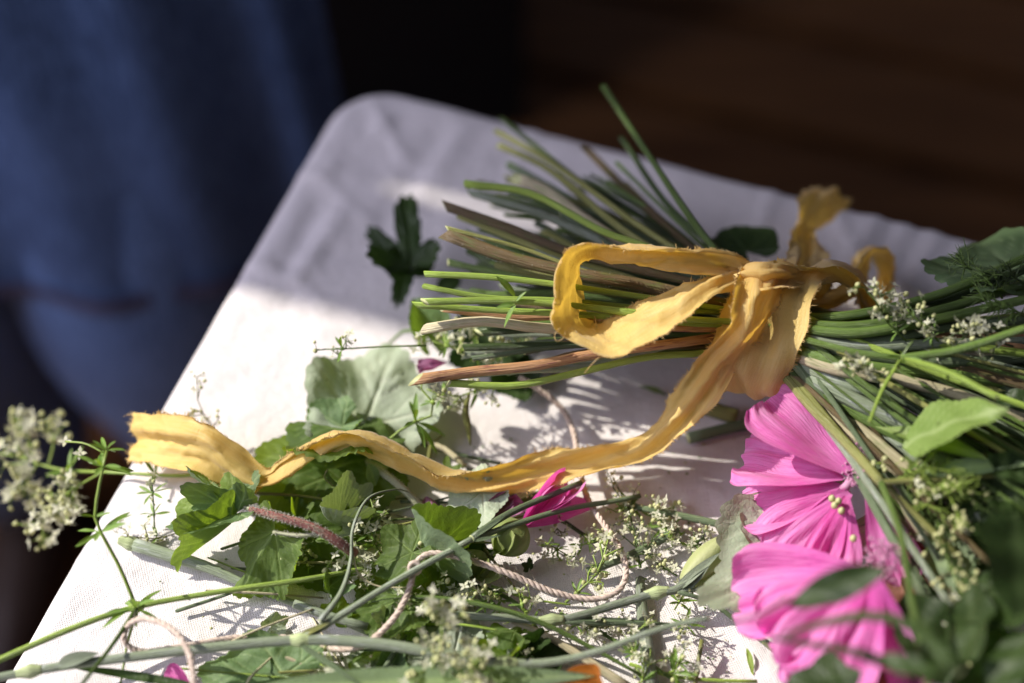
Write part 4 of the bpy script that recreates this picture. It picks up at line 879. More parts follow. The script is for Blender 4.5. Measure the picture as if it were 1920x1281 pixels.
# cream flower heads hanging over the left edge
bedstraw('cream bedstraw flower head hanging past the left edge of the table', [(430, 880, 0.4), (340, 892, 0.5), (220, 886, 0.2), (110, 880, -1.2), (30, 855, -2.0), (-30, 850, -2.4)], 0.07, 's_bright', [(0.62, 5, 0.9), (0.25, 5, 0.6)],
         [(0.75, 7, 1.0, 8, 1.45, -9)], [([(60, 862, -1.7), (55, 830, -2.0), (45, 800, -2.2)], (0.4, 6, 0.65, 8)), ([(90, 874, -1.6), (100, 835, -1.6), (98, 805, -1.6)], (0.6, 4, 0.55, 7)), ([(70, 870, -1.6), (50, 905, -2.6), (45, 935, -3)], (0.3, 6, 0.7, 8)),
          ([(190, 886, 0.2), (120, 930, -1.2), (80, 990, -2.4)], (0.4, 9, 0.7, 8)), ([(190, 886, 0.2), (145, 915, -0.8), (120, 960, -1.6)], (0.4, 6, 0.7, 8))], lf_=0.5, bs=1.4)
# small sprigs on the cloth
bedstraw('thin pale bedstraw sprig standing behind the ribbon tip', [(425, 845, 0.3), (395, 800, 1.2), (372, 755, 1.9), (370, 720, 2.3)], 0.022, 's_yellow', [], [(0.35, 6, 0.55, 4, 0.8)])
bedstraw('small bedstraw sprig beside the front of the ribbon tip', [(290, 1005, 0.2), (288, 950, 0.8), (285, 905, 1.4)], 0.03, 's_green', [(0.5, 5, 0.5), (0.95, 7, 0.6)], [(0.5, 3, 0.4, 3, 0.8)])
bedstraw('yellowish bedstraw florets on the cloth above the grey stem', [(330, 1000, 0.2), (290, 1010, 0.3), (240, 1005, 0.4)], 0.025, 's_yellow', [(0.5, 4, .4)], [(0.3, 7, 0.5, 4, 0.9)])
bedstraw('horizontal bedstraw sprig with white florets left of the cut stems', [(800, 648, 4.0), (720, 650, 4.0), (650, 654, 4.0), (610, 655, 4.0)], 0.035, 's_green', [(0.9, 5, 0.55)], [(0.92, 4, 0.35, 4, 0.9)])
bedstraw('white bedstraw cluster under the cut stem ends', [(1010, 660, 2.6), (920, 660, 2.8), (860, 655, 3.0), (810, 640, 3.4)], 0.05, 's_bright', [(0.6, 6, 0.6), (0.95, 6, 0.6)], [(0.1, 14, 0.8, 7, 1.1)])
bedstraw('white bedstraw cluster below the rust coloured stem end', [(960, 720, 2.4), (900, 730, 2.2), (850, 745, 2.2), (800, 730, 2.6)], 0.045, 's_bright', [(0.5, 6, 0.6), (0.95, 6, 0.6)], [(0.1, 9, 0.6, 6, 1.0)])
bedstraw('bedstraw tip with a wide leaf whorl above the curling ribbon', [(700, 850, 1.4), (760, 800, 1.9), (818, 772, 2.4), (790, 730, 3.0)], 0.05, 's_bright', [(0.65, 8, 1.15), (0.97, 5, .5)], [(0.93, 3, 0.3, 3)])
bedstraw('white flowered bedstraw sprig inside the twine curve', [(1060, 1130, 0.4), (1105, 1090, 0.8), (1130, 1055, 1.2), (1125, 1020, 1.5)], 0.045, 's_bright', [(0.35, 5, 0.6), (0.6, 3, 0.4)], [(0.35, 8, 0.75, 4, 1.15)])
bedstraw('bedstraw sprig lying below the knotted end of the twine', [(1010, 1180, 0.5), (985, 1150, 0.9), (975, 1120, 1.2)], 0.04, 's_bright', [(0.2, 4, .6), (0.8, 4, 0.5)], [(0.4, 5, 0.5, 3)])
bedstraw('loose bedstraw cluster right of the twine beneath the ribbon', [(1200, 1060, 0.3), (1190, 1000, 0.6), (1175, 950, 0.8), (1150, 915, 1.0)], 0.035, 's_green', [(0.15, 4, 0.5)], [(0.15, 11, 0.8, 6, 0.9)])
bedstraw('pale bedstraw cluster on the shaded cloth near the thin green stem', [(1270, 1080, 0.2), (1225, 1050, 0.4), (1190, 1010, 0.6)], 0.03, 's_green', [], [(0.1, 8, 0.6, 5, 0.85)])
bedstraw('cream bedstraw head in front of the grey jointed stem', [(800, 1290, 2.0), (815, 1240, 2.6), (830, 1190, 3.0), (815, 1130, 3.4)], 0.045, 's_bright', [], [(0.25, 14, 0.8, 8, 1.05)], lf_=0.45)
bedstraw('cream bedstraw head at the bottom edge right of the grass blade', [(930, 1320, 2.2), (900, 1280, 2.6), (875, 1245, 2.8)], 0.05, 's_bright', [(0.6, 5, .6)], [(0.1, 13, 0.9, 8, 1.1)], lf_=0.45)
bedstraw('green bedstraw sprig among the mallow leaves below the reddish stem', [(730, 1060, 0.5), (700, 1020, 0.9), (690, 985, 1.3), (700, 960, 1.5)], 0.05, 's_bright', [(0.4, 7, 0.65), (0.75, 7, 0.6), (1, 7, .5)], [(0.2, 9, 0.6, 5)])
bedstraw('little bedstraw sprig with two white florets by the bright green stem', [(660, 1090, 0.7), (635, 1070, 1.2), (618, 1062, 1.5)], 0.03, 's_bright', [], [(0.4, 4, 0.35, 3, 1.1)])
bedstraw('tangled bedstraw at the bottom beside the toothed leaf', [(700, 1300, 0.5), (640, 1270, 0.7), (600, 1245, 0.8)], 0.03, 's_bright', [(.3, 4, .5)], [(0.1, 9, 0.7, 4, 0.75)])
bedstraw('fine bedstraw tangle at the bottom right of the cloth', [(1190, 1300, 0.4), (1210, 1255, 0.6), (1180, 1210, 0.9), (1200, 1180, 1.0)], 0.03, 's_bright', [(0.3, 4, 0.5), (0.6, 5, 0.5)], [(0.1, 13, 0.9, 4, 0.8)])
bedstraw('small bedstraw shoot lying beside the short upright stalk', [(1240, 1262, 0.5), (1265, 1258, 0.6), (1275, 1235, 0.9)], 0.03, 's_bright', [(0.5, 6, 0.8), (0.9, 4, .5)], [(0.6, 3, 0.4, 3)])
bedstraw('white bedstraw bits beside the crossing stems on the right of the twine', [(1220, 1180, .3), (1140, 1170, 0.5), (1100, 1180, 0.6)], 0.025, 's_yellow', [], [(0.1, 8, 0.6, 5, 0.8)])
bedstraw('white bedstraw bits in front of the round bud', [(1060, 1010, .6), (1040, 985, 1.0)], 0.02, 's_yellow', [], [(0.1, 4, 0.4, 3, 0.9)])
# bedstraw inside the bouquet
bedstraw('', [(1700, 640, 6.6), (1660, 600, 7.2), (1640, 560, 7.8), (1625, 545, 8.0)], 0.035, 's_green', [(0.3, 4, .5)], [(0.2, 10, 0.7, 5)], parent=bq)
bedstraw('', [(1760, 640, 6.6), (1720, 600, 7.4), (1700, 580, 7.6)], 0.035, 's_green', [(0.3, 4, .5)], [(0.2, 9, 0.6, 5)], parent=bq)
bedstraw('', [(1900, 650, 6.6), (1830, 630, 7.2), (1790, 625, 7.4)], 0.035, 's_dark', [], [(0.2, 10, 0.5, 6)], parent=bq)
bedstraw('', [(1680, 715, 6.6), (1630, 702, 6.9), (1590, 695, 7.0)], 0.03, 's_green', [], [(0.3, 8, 0.4, 5)], parent=bq)
bedstraw('', [(1690, 672, 7.2), (1700, 655, 7.4), (1712, 640, 7.5)], 0.05, 's_green', [(0.0, 6, 0.8)], parent=bq)
bedstraw('', [(1660, 870, 4.6), (1720, 890, 5.4), (1780, 930, 5.8), (1800, 980, 6)], 0.04, 's_bright', [(.3, 5, .5)], [(0.2, 12, 0.9, 7)], parent=bq, lf_=0.12)
bedstraw('', [(1720, 940, 4.0), (1760, 980, 4.8), (1780, 1060, 5.2), (1830, 1150, 5.4)], 0.04, 's_green', [], [(0.2, 12, 0.9, 6)], parent=bq, lf_=0.12)
bedstraw('', [(1880, 1000, 4.5), (1860, 1060, 5), (1830, 1180, 5), (1840, 1230, 5)], 0.04, 's_green', [], [(0.2, 12, 0.9, 6)], parent=bq, lf_=0.12)
for q in ((1560, 935), (1578, 958), (1600, 1010), (1565, 948), (1572, 940)): inst('flower_bud', BUD, bq, P(q[0], q[1], 4.0), (1, 0, 0), 1.6)

# ================================================================== MALLOW CLIPPINGS on the cloth
ms = thing('mallow_sprig', 'mallow sprig with reddish hairy stem and folded leaves lying left of the twine', 'sprig', P(660, 1035, 0))
o, c = tube('stem', [P(470, 955, 2.4), P(520, 968, 2.8), P(590, 990, 2.8), P(640, 1020, 2.4), (P(665, 1038, 1.9))], [0.10, 0.11, 0.13, 0.15, 0.15], 's_red', ms, 26, 10, lobes=3, lobamp=0.06); fuzz(o, c, 0.125, 900, 0.10, hr=0.011)
o, c = tube('stem', [P(655, 1028, 1.2), P(690, 1040, 0.9), P(730, 1060, 0.6)], 0.11, 's_fuzz', ms, 14, 8); fuzz(o, c, .11, 90, .08)
o, c = tube('stem', [P(470, 955, 2.4), P(445, 945, 1.9), P(425, 930, 1.6)], [0.08, 0.06, 0.05], 's_fuzz', ms, 14, 8); fuzz(o, c, .07, 90, .08)
o, c = tube('stem', [P(612, 1000, 2.6), P(560, 1004, 2.4), P(512, 998, 2.3)], [0.08, 0.06], 's_fuzz', ms, 14, 8); fuzz(o, c, .07, 90, .08)
lm = lambda *a, **k: leaf(ms, *a, **k)
lm(mallow_shape(sd_(), 5, 0.2, 0.12, 0.05, 0.35, 0.4, span=110), P(432, 942, 1.6), P(360, 872, 1.4), 25, 'leaf_mid', ys=0.7)
lm(mallow_shape(sd_(), 5, 0.25, 0.05, 0.06, 0.6, 0.3), P(440, 962, 1.9), P(322, 985, 1.0), -20, 'leaf_mid', ys=0.5)
lm(mallow_shape(sd_(), 5, 0.25, 0.05, 0.06, 0.6, 0.3), P(430, 980, 1.6), P(325, 1068, 0.4), 40, 'leaf_lime', ys=0.45)
lm(mallow_shape(sd_(), 5, 0.16, 0.25, 0.05, -0.55, 0.7, span=118), P(510, 996, 2.2), P(430, 1125, 0.4), 10, 'leaf', ys=0.85, label='large folded leaf glowing bright green on its shaded half')
lm(mallow_shape(sd_(), 5, 0.2, 0.5, 0.08, 0.5, 0.2), P(640, 985, 0.8), P(575, 975, 2.0), 0, 'leaf_pale', ys=0.7)
def clip(label, shape, base, tip, roll, mat, ys=1.0, pet=None, name='mallow_leaf', pmat='s_green', pr=0.07, cat='leaf'):
    t = thing(name, label, cat, [*P(*base)[:2], 0]); leaf(t, shape, P(*base), P(*tip), roll, mat, 'blade', ys)
    if pet: tube('stalk', [P(*q) for q in pet], [pr, pr * .8], pmat, t)
    return t
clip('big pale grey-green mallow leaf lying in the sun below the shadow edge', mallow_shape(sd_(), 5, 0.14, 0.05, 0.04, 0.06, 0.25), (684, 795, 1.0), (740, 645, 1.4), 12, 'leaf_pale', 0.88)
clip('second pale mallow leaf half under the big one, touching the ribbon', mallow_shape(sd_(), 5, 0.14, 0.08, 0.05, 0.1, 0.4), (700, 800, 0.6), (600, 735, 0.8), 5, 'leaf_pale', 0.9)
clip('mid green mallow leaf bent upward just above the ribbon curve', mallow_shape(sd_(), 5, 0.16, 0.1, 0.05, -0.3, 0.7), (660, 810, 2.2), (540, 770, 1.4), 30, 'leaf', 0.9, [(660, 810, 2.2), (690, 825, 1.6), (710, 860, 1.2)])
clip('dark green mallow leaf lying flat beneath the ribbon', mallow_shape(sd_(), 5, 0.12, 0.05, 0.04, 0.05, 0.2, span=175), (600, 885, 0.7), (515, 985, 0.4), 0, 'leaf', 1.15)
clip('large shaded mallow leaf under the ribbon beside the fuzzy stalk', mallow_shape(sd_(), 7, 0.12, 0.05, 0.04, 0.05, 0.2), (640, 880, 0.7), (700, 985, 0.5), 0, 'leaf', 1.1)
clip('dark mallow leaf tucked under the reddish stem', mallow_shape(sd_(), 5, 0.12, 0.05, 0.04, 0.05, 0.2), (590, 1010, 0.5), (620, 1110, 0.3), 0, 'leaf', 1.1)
clip('toothed green leaf standing on its edge beside the twine knot', mallow_shape(sd_(), 5, 0.10, 0.1, 0.06, 0.75, 0.2), (798, 1048, 1.0), (770, 948, 3.3), 50, 'leaf_mid', 0.62)
clip('sunlit toothed mallow leaf left of the twine knot', mallow_shape(sd_(), 5, 0.15, 0.15, 0.05, 0.1, 0.5), (772, 1035, 1.6), (692, 1072, 1.2), 8, 'leaf', 0.95)
clip('scalloped green leaf in front of the twine knot', mallow_shape(sd_(), 7, 0.12, 0.05, 0.04, 0.05, 0.3), (760, 1120, 1.0), (655, 1160, 0.8), 8, 'leaf', 1.0)
clip('green leaf behind the cream bedstraw head', mallow_shape(sd_(), 5, 0.14, 0.05, 0.05, 0.1, 0.3), (800, 1110, 0.7), (860, 1150, 0.5), 0, 'leaf', 1.0)
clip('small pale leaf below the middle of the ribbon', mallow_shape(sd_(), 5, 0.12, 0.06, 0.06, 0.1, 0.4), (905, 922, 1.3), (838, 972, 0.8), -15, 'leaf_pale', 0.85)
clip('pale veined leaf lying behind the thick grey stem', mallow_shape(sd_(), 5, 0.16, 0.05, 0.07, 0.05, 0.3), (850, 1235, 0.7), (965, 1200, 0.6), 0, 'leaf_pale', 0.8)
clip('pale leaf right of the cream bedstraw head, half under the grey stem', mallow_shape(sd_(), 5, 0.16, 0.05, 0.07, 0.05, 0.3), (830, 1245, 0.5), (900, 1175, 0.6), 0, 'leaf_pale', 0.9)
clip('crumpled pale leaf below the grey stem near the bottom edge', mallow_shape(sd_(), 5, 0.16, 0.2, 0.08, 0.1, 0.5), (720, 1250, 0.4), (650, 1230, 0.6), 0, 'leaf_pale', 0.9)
clip('grey-green leaf with dark shadows at the bottom left edge', mallow_shape(sd_(), 5, 0.14, 0.05, 0.05, 0.06, 0.2), (530, 1265, 0.6), (372, 1262, 0.4), 0, 'leaf_mid', 0.6)
clip('pale leaf glimpsed between grey stem and grass blade', mallow_shape(sd_(), 5, 0.14, 0.05, 0.05, 0.06, 0.2), (740, 1262, 0.4), (800, 1215, 0.5), 0, 'leaf_pale', 0.9)
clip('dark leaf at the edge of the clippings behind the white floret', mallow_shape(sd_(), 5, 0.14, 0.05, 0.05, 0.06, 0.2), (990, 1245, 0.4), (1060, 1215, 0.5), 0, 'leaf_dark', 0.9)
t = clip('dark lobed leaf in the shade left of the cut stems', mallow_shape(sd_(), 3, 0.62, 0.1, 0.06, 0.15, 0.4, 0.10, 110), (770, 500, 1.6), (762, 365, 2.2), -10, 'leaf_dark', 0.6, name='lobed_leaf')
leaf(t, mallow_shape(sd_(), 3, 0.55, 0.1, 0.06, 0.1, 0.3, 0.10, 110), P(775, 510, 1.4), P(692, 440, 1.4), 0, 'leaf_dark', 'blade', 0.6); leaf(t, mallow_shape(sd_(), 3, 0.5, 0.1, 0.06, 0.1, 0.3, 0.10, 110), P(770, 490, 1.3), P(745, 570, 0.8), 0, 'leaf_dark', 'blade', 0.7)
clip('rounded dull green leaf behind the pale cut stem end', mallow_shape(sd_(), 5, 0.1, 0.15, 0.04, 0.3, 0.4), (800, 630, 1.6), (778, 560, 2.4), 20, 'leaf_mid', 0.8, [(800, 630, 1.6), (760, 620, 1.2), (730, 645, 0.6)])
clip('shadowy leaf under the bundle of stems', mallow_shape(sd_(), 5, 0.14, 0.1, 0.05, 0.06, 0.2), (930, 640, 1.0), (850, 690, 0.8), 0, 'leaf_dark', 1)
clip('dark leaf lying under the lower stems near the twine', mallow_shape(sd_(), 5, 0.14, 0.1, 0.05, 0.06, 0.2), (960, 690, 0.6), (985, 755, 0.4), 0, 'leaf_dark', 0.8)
clip('folded green leaf at the foot of the pale mallow leaf', mallow_shape(sd_(), 5, 0.14, 0.1, 0.05, 0.3, 0.3), (640, 800, 1.2), (560, 850, 0.4), 0, 'leaf_mid', 0.8)
# fuzzy stalk and thin tendrils
fs = thing('mallow_stalk', 'grey fuzzy mallow stalk coming out from under the ribbon', 'stalk', P(800, 960, 0))
o, c = tube('stem', [P(690, 865, 1.0), P(730, 895, 1.4), P(770, 930, 1.3), P(805, 970, 0.9), P(815, 1000, 0.5)], [0.12, 0.13, 0.13], 's_fuzz', fs, 24, 9); fuzz(o, c, 0.13, 320, 0.08)
td = thing('dry_tendril', 'thin pale curling tendril arching over the mallow leaves', 'tendril', P(690, 1050, 0))
tube('blade', [P(600, 1165, 2.2), P(640, 1110, 2.2), P(658, 1050, 2.2), P(662, 990, 2.6), P(690, 935, 2.6), P(740, 918, 2.0), P(765, 922, 1.4)], [0.09, 0.08, 0.055, 0.05, 0.035, 0.02], 's_grey', td, 40, 6)
td = thing('dry_tendril', 'hair-thin brown tendril looping below the twine knot', 'tendril', P(700, 1090, 0))
tube('blade', [P(662, 1040, 2.2), P(672, 1075, 1.9), P(705, 1098, 1.7), P(750, 1102, 1.7), P(780, 1098, 1.7)], [0.03, 0.025, 0.02], 's_beige', td, 30, 5)

# mallow bud-flower below the ribbon, with round calyx
mb = thing('mallow_bud', 'half closed pink mallow flower with round green calyx below the ribbon', 'flower', P(960, 1010, 0))
pod(mb, P(930, 1030, 1.1), P(985, 985, 1.7), 0.66, 'calyx', 'calyx', 5, 0.10)
for (t, rl, wd) in (((1075, 908, 1.2), 10, 0.2), ((1062, 935, 0.8), -20, 0.18), ((1035, 920, 1.4), 40, 0.16), ((1085, 922, 0.8), 60, 0.13)):
    v, f, vein, uv = petal_shape(sd_(), wd, 0.05, 0.5, 0.05, 0.2); v = place(v, P(972, 992, 1.5), P(*t), rl); v[:, 2] = np.maximum(v[:, 2], .06); part('petal', v, f, 'petal', mb, uv, vein)
tube('stalk', [P(932, 1032, 1.1), P(915, 1045, 0.8), P(890, 1062, 0.5)], 0.07, 's_fuzz', mb)
for t in ((915, 1000, 1.9), (950, 1045, 1.6), (985, 1010, 2.0)): leaf(mb, lance_shape(sd_(), 0.3, 14, 7, 0.2, -0.6, 0.02, 0, 0.45), P(930, 1032, 1.1), P(*t), 10, 'calyx', 'sepal')
mb = thing('mallow_bud', 'wine-dark wilted petals lying below the small pale leaf', 'flower', P(930, 960, 0))
for (b, t, rl) in (((890, 985, .5), (985, 950, 1.0), 0), ((880, 990, 0.4), (960, 930, 1.2), 30)):
    v, f, vein, uv = petal_shape(sd_(), 0.2, 0.05, 0.4, 0.06, 0.2); v = place(v, P(*b), P(*t), rl); v[:, 2] = np.maximum(v[:, 2], .06); part('petal', v, f, 'petal_w', mb, uv, vein)
mb = thing('mallow_bud', 'wine-coloured bud beside the fuzzy stalk', 'flower', P(810, 960, 0)); pod(mb, P(800, 935, 0.8), P(815, 985, 1.2), 0.28, 'petal_w', 'bud', 4, .1)
mb = thing('mallow_bud', 'dark wine petal behind the rust coloured stem end', 'flower', P(800, 690, 0))
v, f, vein, uv = petal_shape(sd_(), 0.4, 0.05, 0.3, 0.06, 0.3); part('petal', place(v, P(840, 680, 2.6), P(782, 690, 2.6), 20), f, 'petal_w', mb, uv, vein)
mb = thing('mallow_bud', 'small green mallow bud right of the twine knot', 'bud', P(900, 1060, 0)); pod(mb, P(880, 1080, 0.5), P(905, 1035, 1.0), 0.55, 'calyx', 'bud', 5, 0.1)
for t in ((870, 1040, 1.6), (930, 1062, 1.4), (950, 1085, .8)): leaf(mb, lance_shape(sd_(), 0.35, 14, 7, 0.2, -0.5), P(890, 1075, 0.7), P(*t), 0, 'calyx', 'sepal')
mb = thing('fallen_petal', 'pink petal scrap at the bottom left edge', 'petal', P(330, 1275, 0)); v, f, vein, uv = petal_shape(sd_(), 0.4, 0.05, 0.3, 0.06, 0.3); part('blade', place(v, P(360, 1290, .5), P(305, 1262, .8), 0), f, 'petal', mb, uv, vein)
mb = thing('fallen_petal', 'orange petal at the bottom edge below the grey stem', 'petal', P(1080, 1275, 0)); v, f, vein, uv = petal_shape(sd_(), 0.5, 0.05, 0.3, 0.06, 0.3); part('blade', place(v, P(1015, 1296, 2.0), P(1130, 1302, 2.2), 0), f, 'orange', mb, uv, vein)

# ================================================================== PINK-LIKE (dianthus) STEMS: grey-green, jointed
def pinkstem(label, pts, r, mat='s_grey', nodes=(), sides=(), blades=(), name='cut_stem', cat='stem'):
    p = [P(*q) for q in pts]; t = thing(name, label, cat, p[0]); o, c = tube('stem', p, r if np.ndim(r) else [r, r], mat, t, None, 9, 0.03); tg = unit(np.gradient(c, axis=0))
    r0 = np.mean(r)
    for u in nodes:
        k = int(u * (len(c) - 1)); s_ = np.linspace(-0.45, 0.35, 9); B = Batch()
        B.add(*tube_geo(c[k] + tg[k] * s_[:, None], r0 * np.array([1.0, 1.12, 1.3, 1.5, 1.7, 1.6, 1.35, 1.15, 1.02]), 10)[:3]); B.build('node', 's_yellow' if mat in ('s_bright',) else 'joint', t)
    for (q, rr, m2) in sides: tube('side_stem', [P(*x) for x in q], rr, m2, t, None, 8, 0.03)
    for (b, e, rl, wd, m2) in blades: leaf(t, lance_shape(sd_(), wd, 24, 5, 0.5, rng.uniform(-.4, .5), 0.005, 0, 0.3, 0.01, False), P(*b), P(*e), rl, m2, 'blade')
    return t
M['joint'] = stem_mat('stem_joint', (0.30, 0.38, 0.16), (0.42, 0.48, 0.26), 0.45)
pinkstem('thick grey-green jointed stem lying along the bottom of the picture', [(-30, 1275, 1.3), (110, 1250, 1.5), (230, 1234, 1.7), (400, 1214, 1.9), (565, 1200, 2.0), (700, 1206, 2.0), (820, 1224, 2.0), (920, 1240, 2.0), (1010, 1244, 2.1), (1110, 1225, 2.4), (1250, 1175, 3.0), (1330, 1160, 3.6)], [0.13, 0.14, 0.15, 0.15, 0.17, 0.16, 0.13, 0.10, 0.06], 's_grey', (0.07, 0.435, 0.735),
    [([(570, 1196, 2.0), (630, 1160, 2.0), (700, 1115, 2.1), (780, 1068, 2.2), (872, 1018, 2.3), (890, 1008, 2.4)], [0.14, 0.10, 0.10, 0.10], 's_grey'), ([(885, 1010, 2.4), (945, 968, 2.2), (1010, 938, 1.9), (1090, 905, 1.6)], [0.13, 0.11, 0.09], 's_greyd'), ([(885, 1012, 2.4), (960, 985, 2.0), (1060, 955, 1.6), (1150, 940, 1.2), (1200, 930, 1.0)], [0.1, 0.09, 0.08], 's_greyd')],
    [((110, 1250, 1.6), (182, 1222, 2.0), 0, 0.18, 's_grey'), ((560, 1206, 2.0), (700, 1300, 2.6), 20, 0.03, 's_greyd'), ((885, 1010, 2.4), (950, 968, 2.8), 0, 0.06, 's_greyd'), ((890, 1015, 2.4), (940, 1005, 2.6), 0, 0.07, 's_greyd'), ((560, 1196, 2.0), (615, 1165, 2.4), 0, 0.1, 's_yellow')])
pinkstem('pale grey-green stem with a swollen end crossing the cloth at the left', [(248, 1020, 0.5), (320, 1042, 0.5), (390, 1064, 0.5), (470, 1100, 0.4), (560, 1135, 0.5), (640, 1165, 0.5), (700, 1190, .4)], [0.22, 0.2, 0.12, 0.1, 0.1], 's_grey', (0.0,))
pinkstem('short grey cut stem in front of the bright green stem', [(552, 1132, 0.9), (620, 1156, 0.9), (690, 1176, 0.8)], 0.14, 's_grey')
pinkstem('forked grey-green stem with a pale pod reaching under the pink blossom', [(830, 1152, 1.0), (940, 1158, 1.0), (1050, 1162, 1.1), (1150, 1135, 1.1), (1230, 1112, 1.2), (1270, 1105, 1.3), (1310, 1075, 1.4)], [0.12, 0.13, 0.13, 0.14, 0.13], 's_grey', (0.46, 0.86),
    [([(1050, 1163, 1.1), (1120, 1168, 0.9), (1190, 1168, 0.7), (1255, 1170, 0.5)], [0.12, 0.1, 0.04], 's_greyd'), ([(1270, 1107, 1.3), (1310, 1105, 1.2), (1345, 1090, 1.1)], [0.08, 0.07], 's_grey'), ([(1270, 1110, 1.3), (1330, 1128, 1.0), (1375, 1160, 0.8), (1420, 1195, 0.7), (1470, 1225, 0.8)], [0.07, 0.07, 0.08, 0.12], 's_greyd')],
    [((1270, 1105, 1.3), (1350, 1035, 2.0), 0, 0.09, 's_grey'), ((1280, 1110, 1.2), (1330, 1060, 1.8), 30, 0.1, 's_grey'), ((1060, 1162, 1.1), (1245, 1160, .8), 0, 0.03, 's_greyd')])
t = thing('pink_bud', 'pale yellow-green pod beside the grey-green leaf under the blossoms', 'bud', P(1330, 1060, 0)); pod(t, P(1280, 1090, 1.1), P(1372, 1005, 1.6), 0.42, 'podgreen', 'pod', 4, 0.06); pod(t, P(1340, 1070, 1.0), P(1290, 1098, 0.8), 0.3, 'podgreen', 'pod', 4, .06)
t = thing('pink_bud', 'cut green calyx end below the drooping blossom', 'bud', P(1480, 1235, 0)); pod(t, P(1430, 1205, 0.9), P(1505, 1245, 1.2), 0.36, 'podgreen', 'pod', 4, 0.06, prof=([0, 0.3, 0.8, 1], [0.1, 0.34, 0.4, 0.3]))
pinkstem('teal stem slanting from under the ribbon to the pink blossom', [(1190, 950, 0.7), (1280, 968, 0.7), (1390, 992, 0.8)], [0.10, 0.12, 0.13], 's_greyd')
pinkstem('dark green cut stem lying in the middle of the shaded cloth', [(1100, 1072, 0.4), (1160, 1050, 0.5), (1230, 1018, 0.6), (1270, 990, 0.8)], [0.13, 0.13, 0.15], 's_greyd')
pinkstem('thin dark stem from the round bud towards the lower right', [(1040, 965, 0.5), (1090, 1000, 0.4), (1150, 1040, 0.4), (1180, 1062, .3)], 0.07, 's_dark')
pinkstem('bright green thin stalk behind the twine on the shaded cloth', [(890, 1095, 0.4), (950, 1120, 0.5), (960, 1150, 0.6), (900, 1085, .5)][:2] + [(990, 1150, 0.6)], 0.07, 's_green')
pinkstem('broad grey-green stem running to the bottom edge', [(1200, 1085, 0.2), (1203, 1140, 0.25), (1212, 1210, 0.3), (1222, 1300, 0.3)], [0.15, 0.19, 0.22, 0.24], 's_grey')
pinkstem('short upright olive stalk at the bottom of the cloth', [(1300, 1300, 0.4), (1308, 1250, 0.5), (1316, 1200, 0.7)], 0.07, 's_yellow')
pinkstem('thin green stem running along the bottom right edge of the cloth', [(1180, 1245, .3), (1260, 1268, 0.3), (1340, 1276, 0.4), (1420, 1278, 0.5)], 0.06, 's_bright')
pinkstem('olive blade arching from the twine knot to the bottom right', [(690, 1130, 1.4), (740, 1120, 1.6), (830, 1122, 1.7), (930, 1140, 1.6), (1020, 1170, 1.3), (1110, 1215, 0.9), (1200, 1265, 0.6)], [0.03, 0.06, 0.08, 0.08, 0.07, 0.05], 's_green')
pinkstem('pale ribbed stem slanting to the bottom edge', [(960, 1165, .7), (1010, 1185, 0.6), (1080, 1225, 0.5), (1180, 1290, 0.4)], [0.09, 0.13, 0.15], 's_beige')
pinkstem('dull green stem lying on the cloth behind the ribbon tail', [(1290, 822, 0.4), (1370, 802, 0.4), (1460, 785, 0.5)], 0.2, 's_greyd')
pinkstem('short brown stub of stem near the bow', [(1325, 765, 0.5), (1355, 774, 0.5), (1382, 782, 0.5)], 0.28, 's_yellow')
pinkstem('thin dark stem beside the pale leaf below the ribbon', [(840, 985, 0.5), (920, 965, 0.6), (1000, 930, 0.7), (1060, 900, .6)], 0.09, 's_green')
pinkstem('branched brownish stem above the ribbon, left of the striped shadows', [(770, 800, 0.5), (805, 830, 0.6), (840, 845, 0.6), (870, 875, 0.6)], 0.1, 's_beige', (), [([(808, 832, .6), (802, 870, 0.5), (800, 890, 0.4)], 0.07, 's_yellow'), ([(808, 832, .6), (830, 815, 0.7)], 0.06, 's_yellow')])
pinkstem('dark thin stem along the cloth above the curling ribbon', [(770, 825, 0.3), (850, 850, 0.3), (940, 870, 0.3)], 0.07, 's_greyd')
pinkstem('grassy seed spike hanging below the lower stems', [(880, 738, 2.2), (872, 770, 1.8), (878, 800, 1.4), (882, 835, 1.0)], [0.05, 0.13, 0.11, 0.03], 's_yellow')
pinkstem('narrow grey stem under the leaves near the bottom', [(700, 1290, 0.6), (735, 1230, 0.7), (760, 1190, 0.8)], 0.08, 's_greyd')
pinkstem('grey stem crossing below the thick jointed stem', [(735, 1200, 0.5), (800, 1240, 0.5), (870, 1300, 0.5)], 0.09, 's_greyd')
pinkstem('thin stem in the clippings parallel to the pale ribbed stem', [(1050, 1150, .5), (1150, 1200, 0.4), (1300, 1300, 0.3)], 0.06, 's_green')
pinkstem('pale curved stem at the bottom left behind the toothed leaf', [(480, 1225, 0.4), (540, 1235, 0.6), (580, 1255, 0.6), (620, 1295, 0.4)], [0.05, 0.08, 0.07], 's_beige')
gb = thing('grass_blade', 'broad green grass blade along the bottom edge', 'grass blade', P(600, 1275, 0)); leaf(gb, lance_shape(sd_(), 0.045, 40, 7, 0.2, 0.1, 0.004, 0, 0.4, 0.006, False), P(480, 1292, 2.4), P(1120, 1258, 2.6), 10, 'leaf_mid', 'blade')
gb = thing('grass_blade', 'dark narrow blade crossing the lower left corner', 'grass blade', P(200, 1270, 0)); leaf(gb, lance_shape(sd_(), 0.03, 30, 5, 0.2, 0.1, 0.004, 0, 0.4, 0.006, False), P(130, 1250, 1.2), P(420, 1290, 1.4), 0, 'leaf_dark', 'blade')
cl = thing('leaf_scrap', 'little curved yellow-green leaf scrap alone on the cloth', 'leaf', P(1410, 1240, 0)); leaf(cl, lance_shape(sd_(), 0.1, 18, 5, 0.3, 0.8), P(1400, 1215, 0.3), P(1416, 1264, 0.3), 0, 'leaf_lime', 'blade')
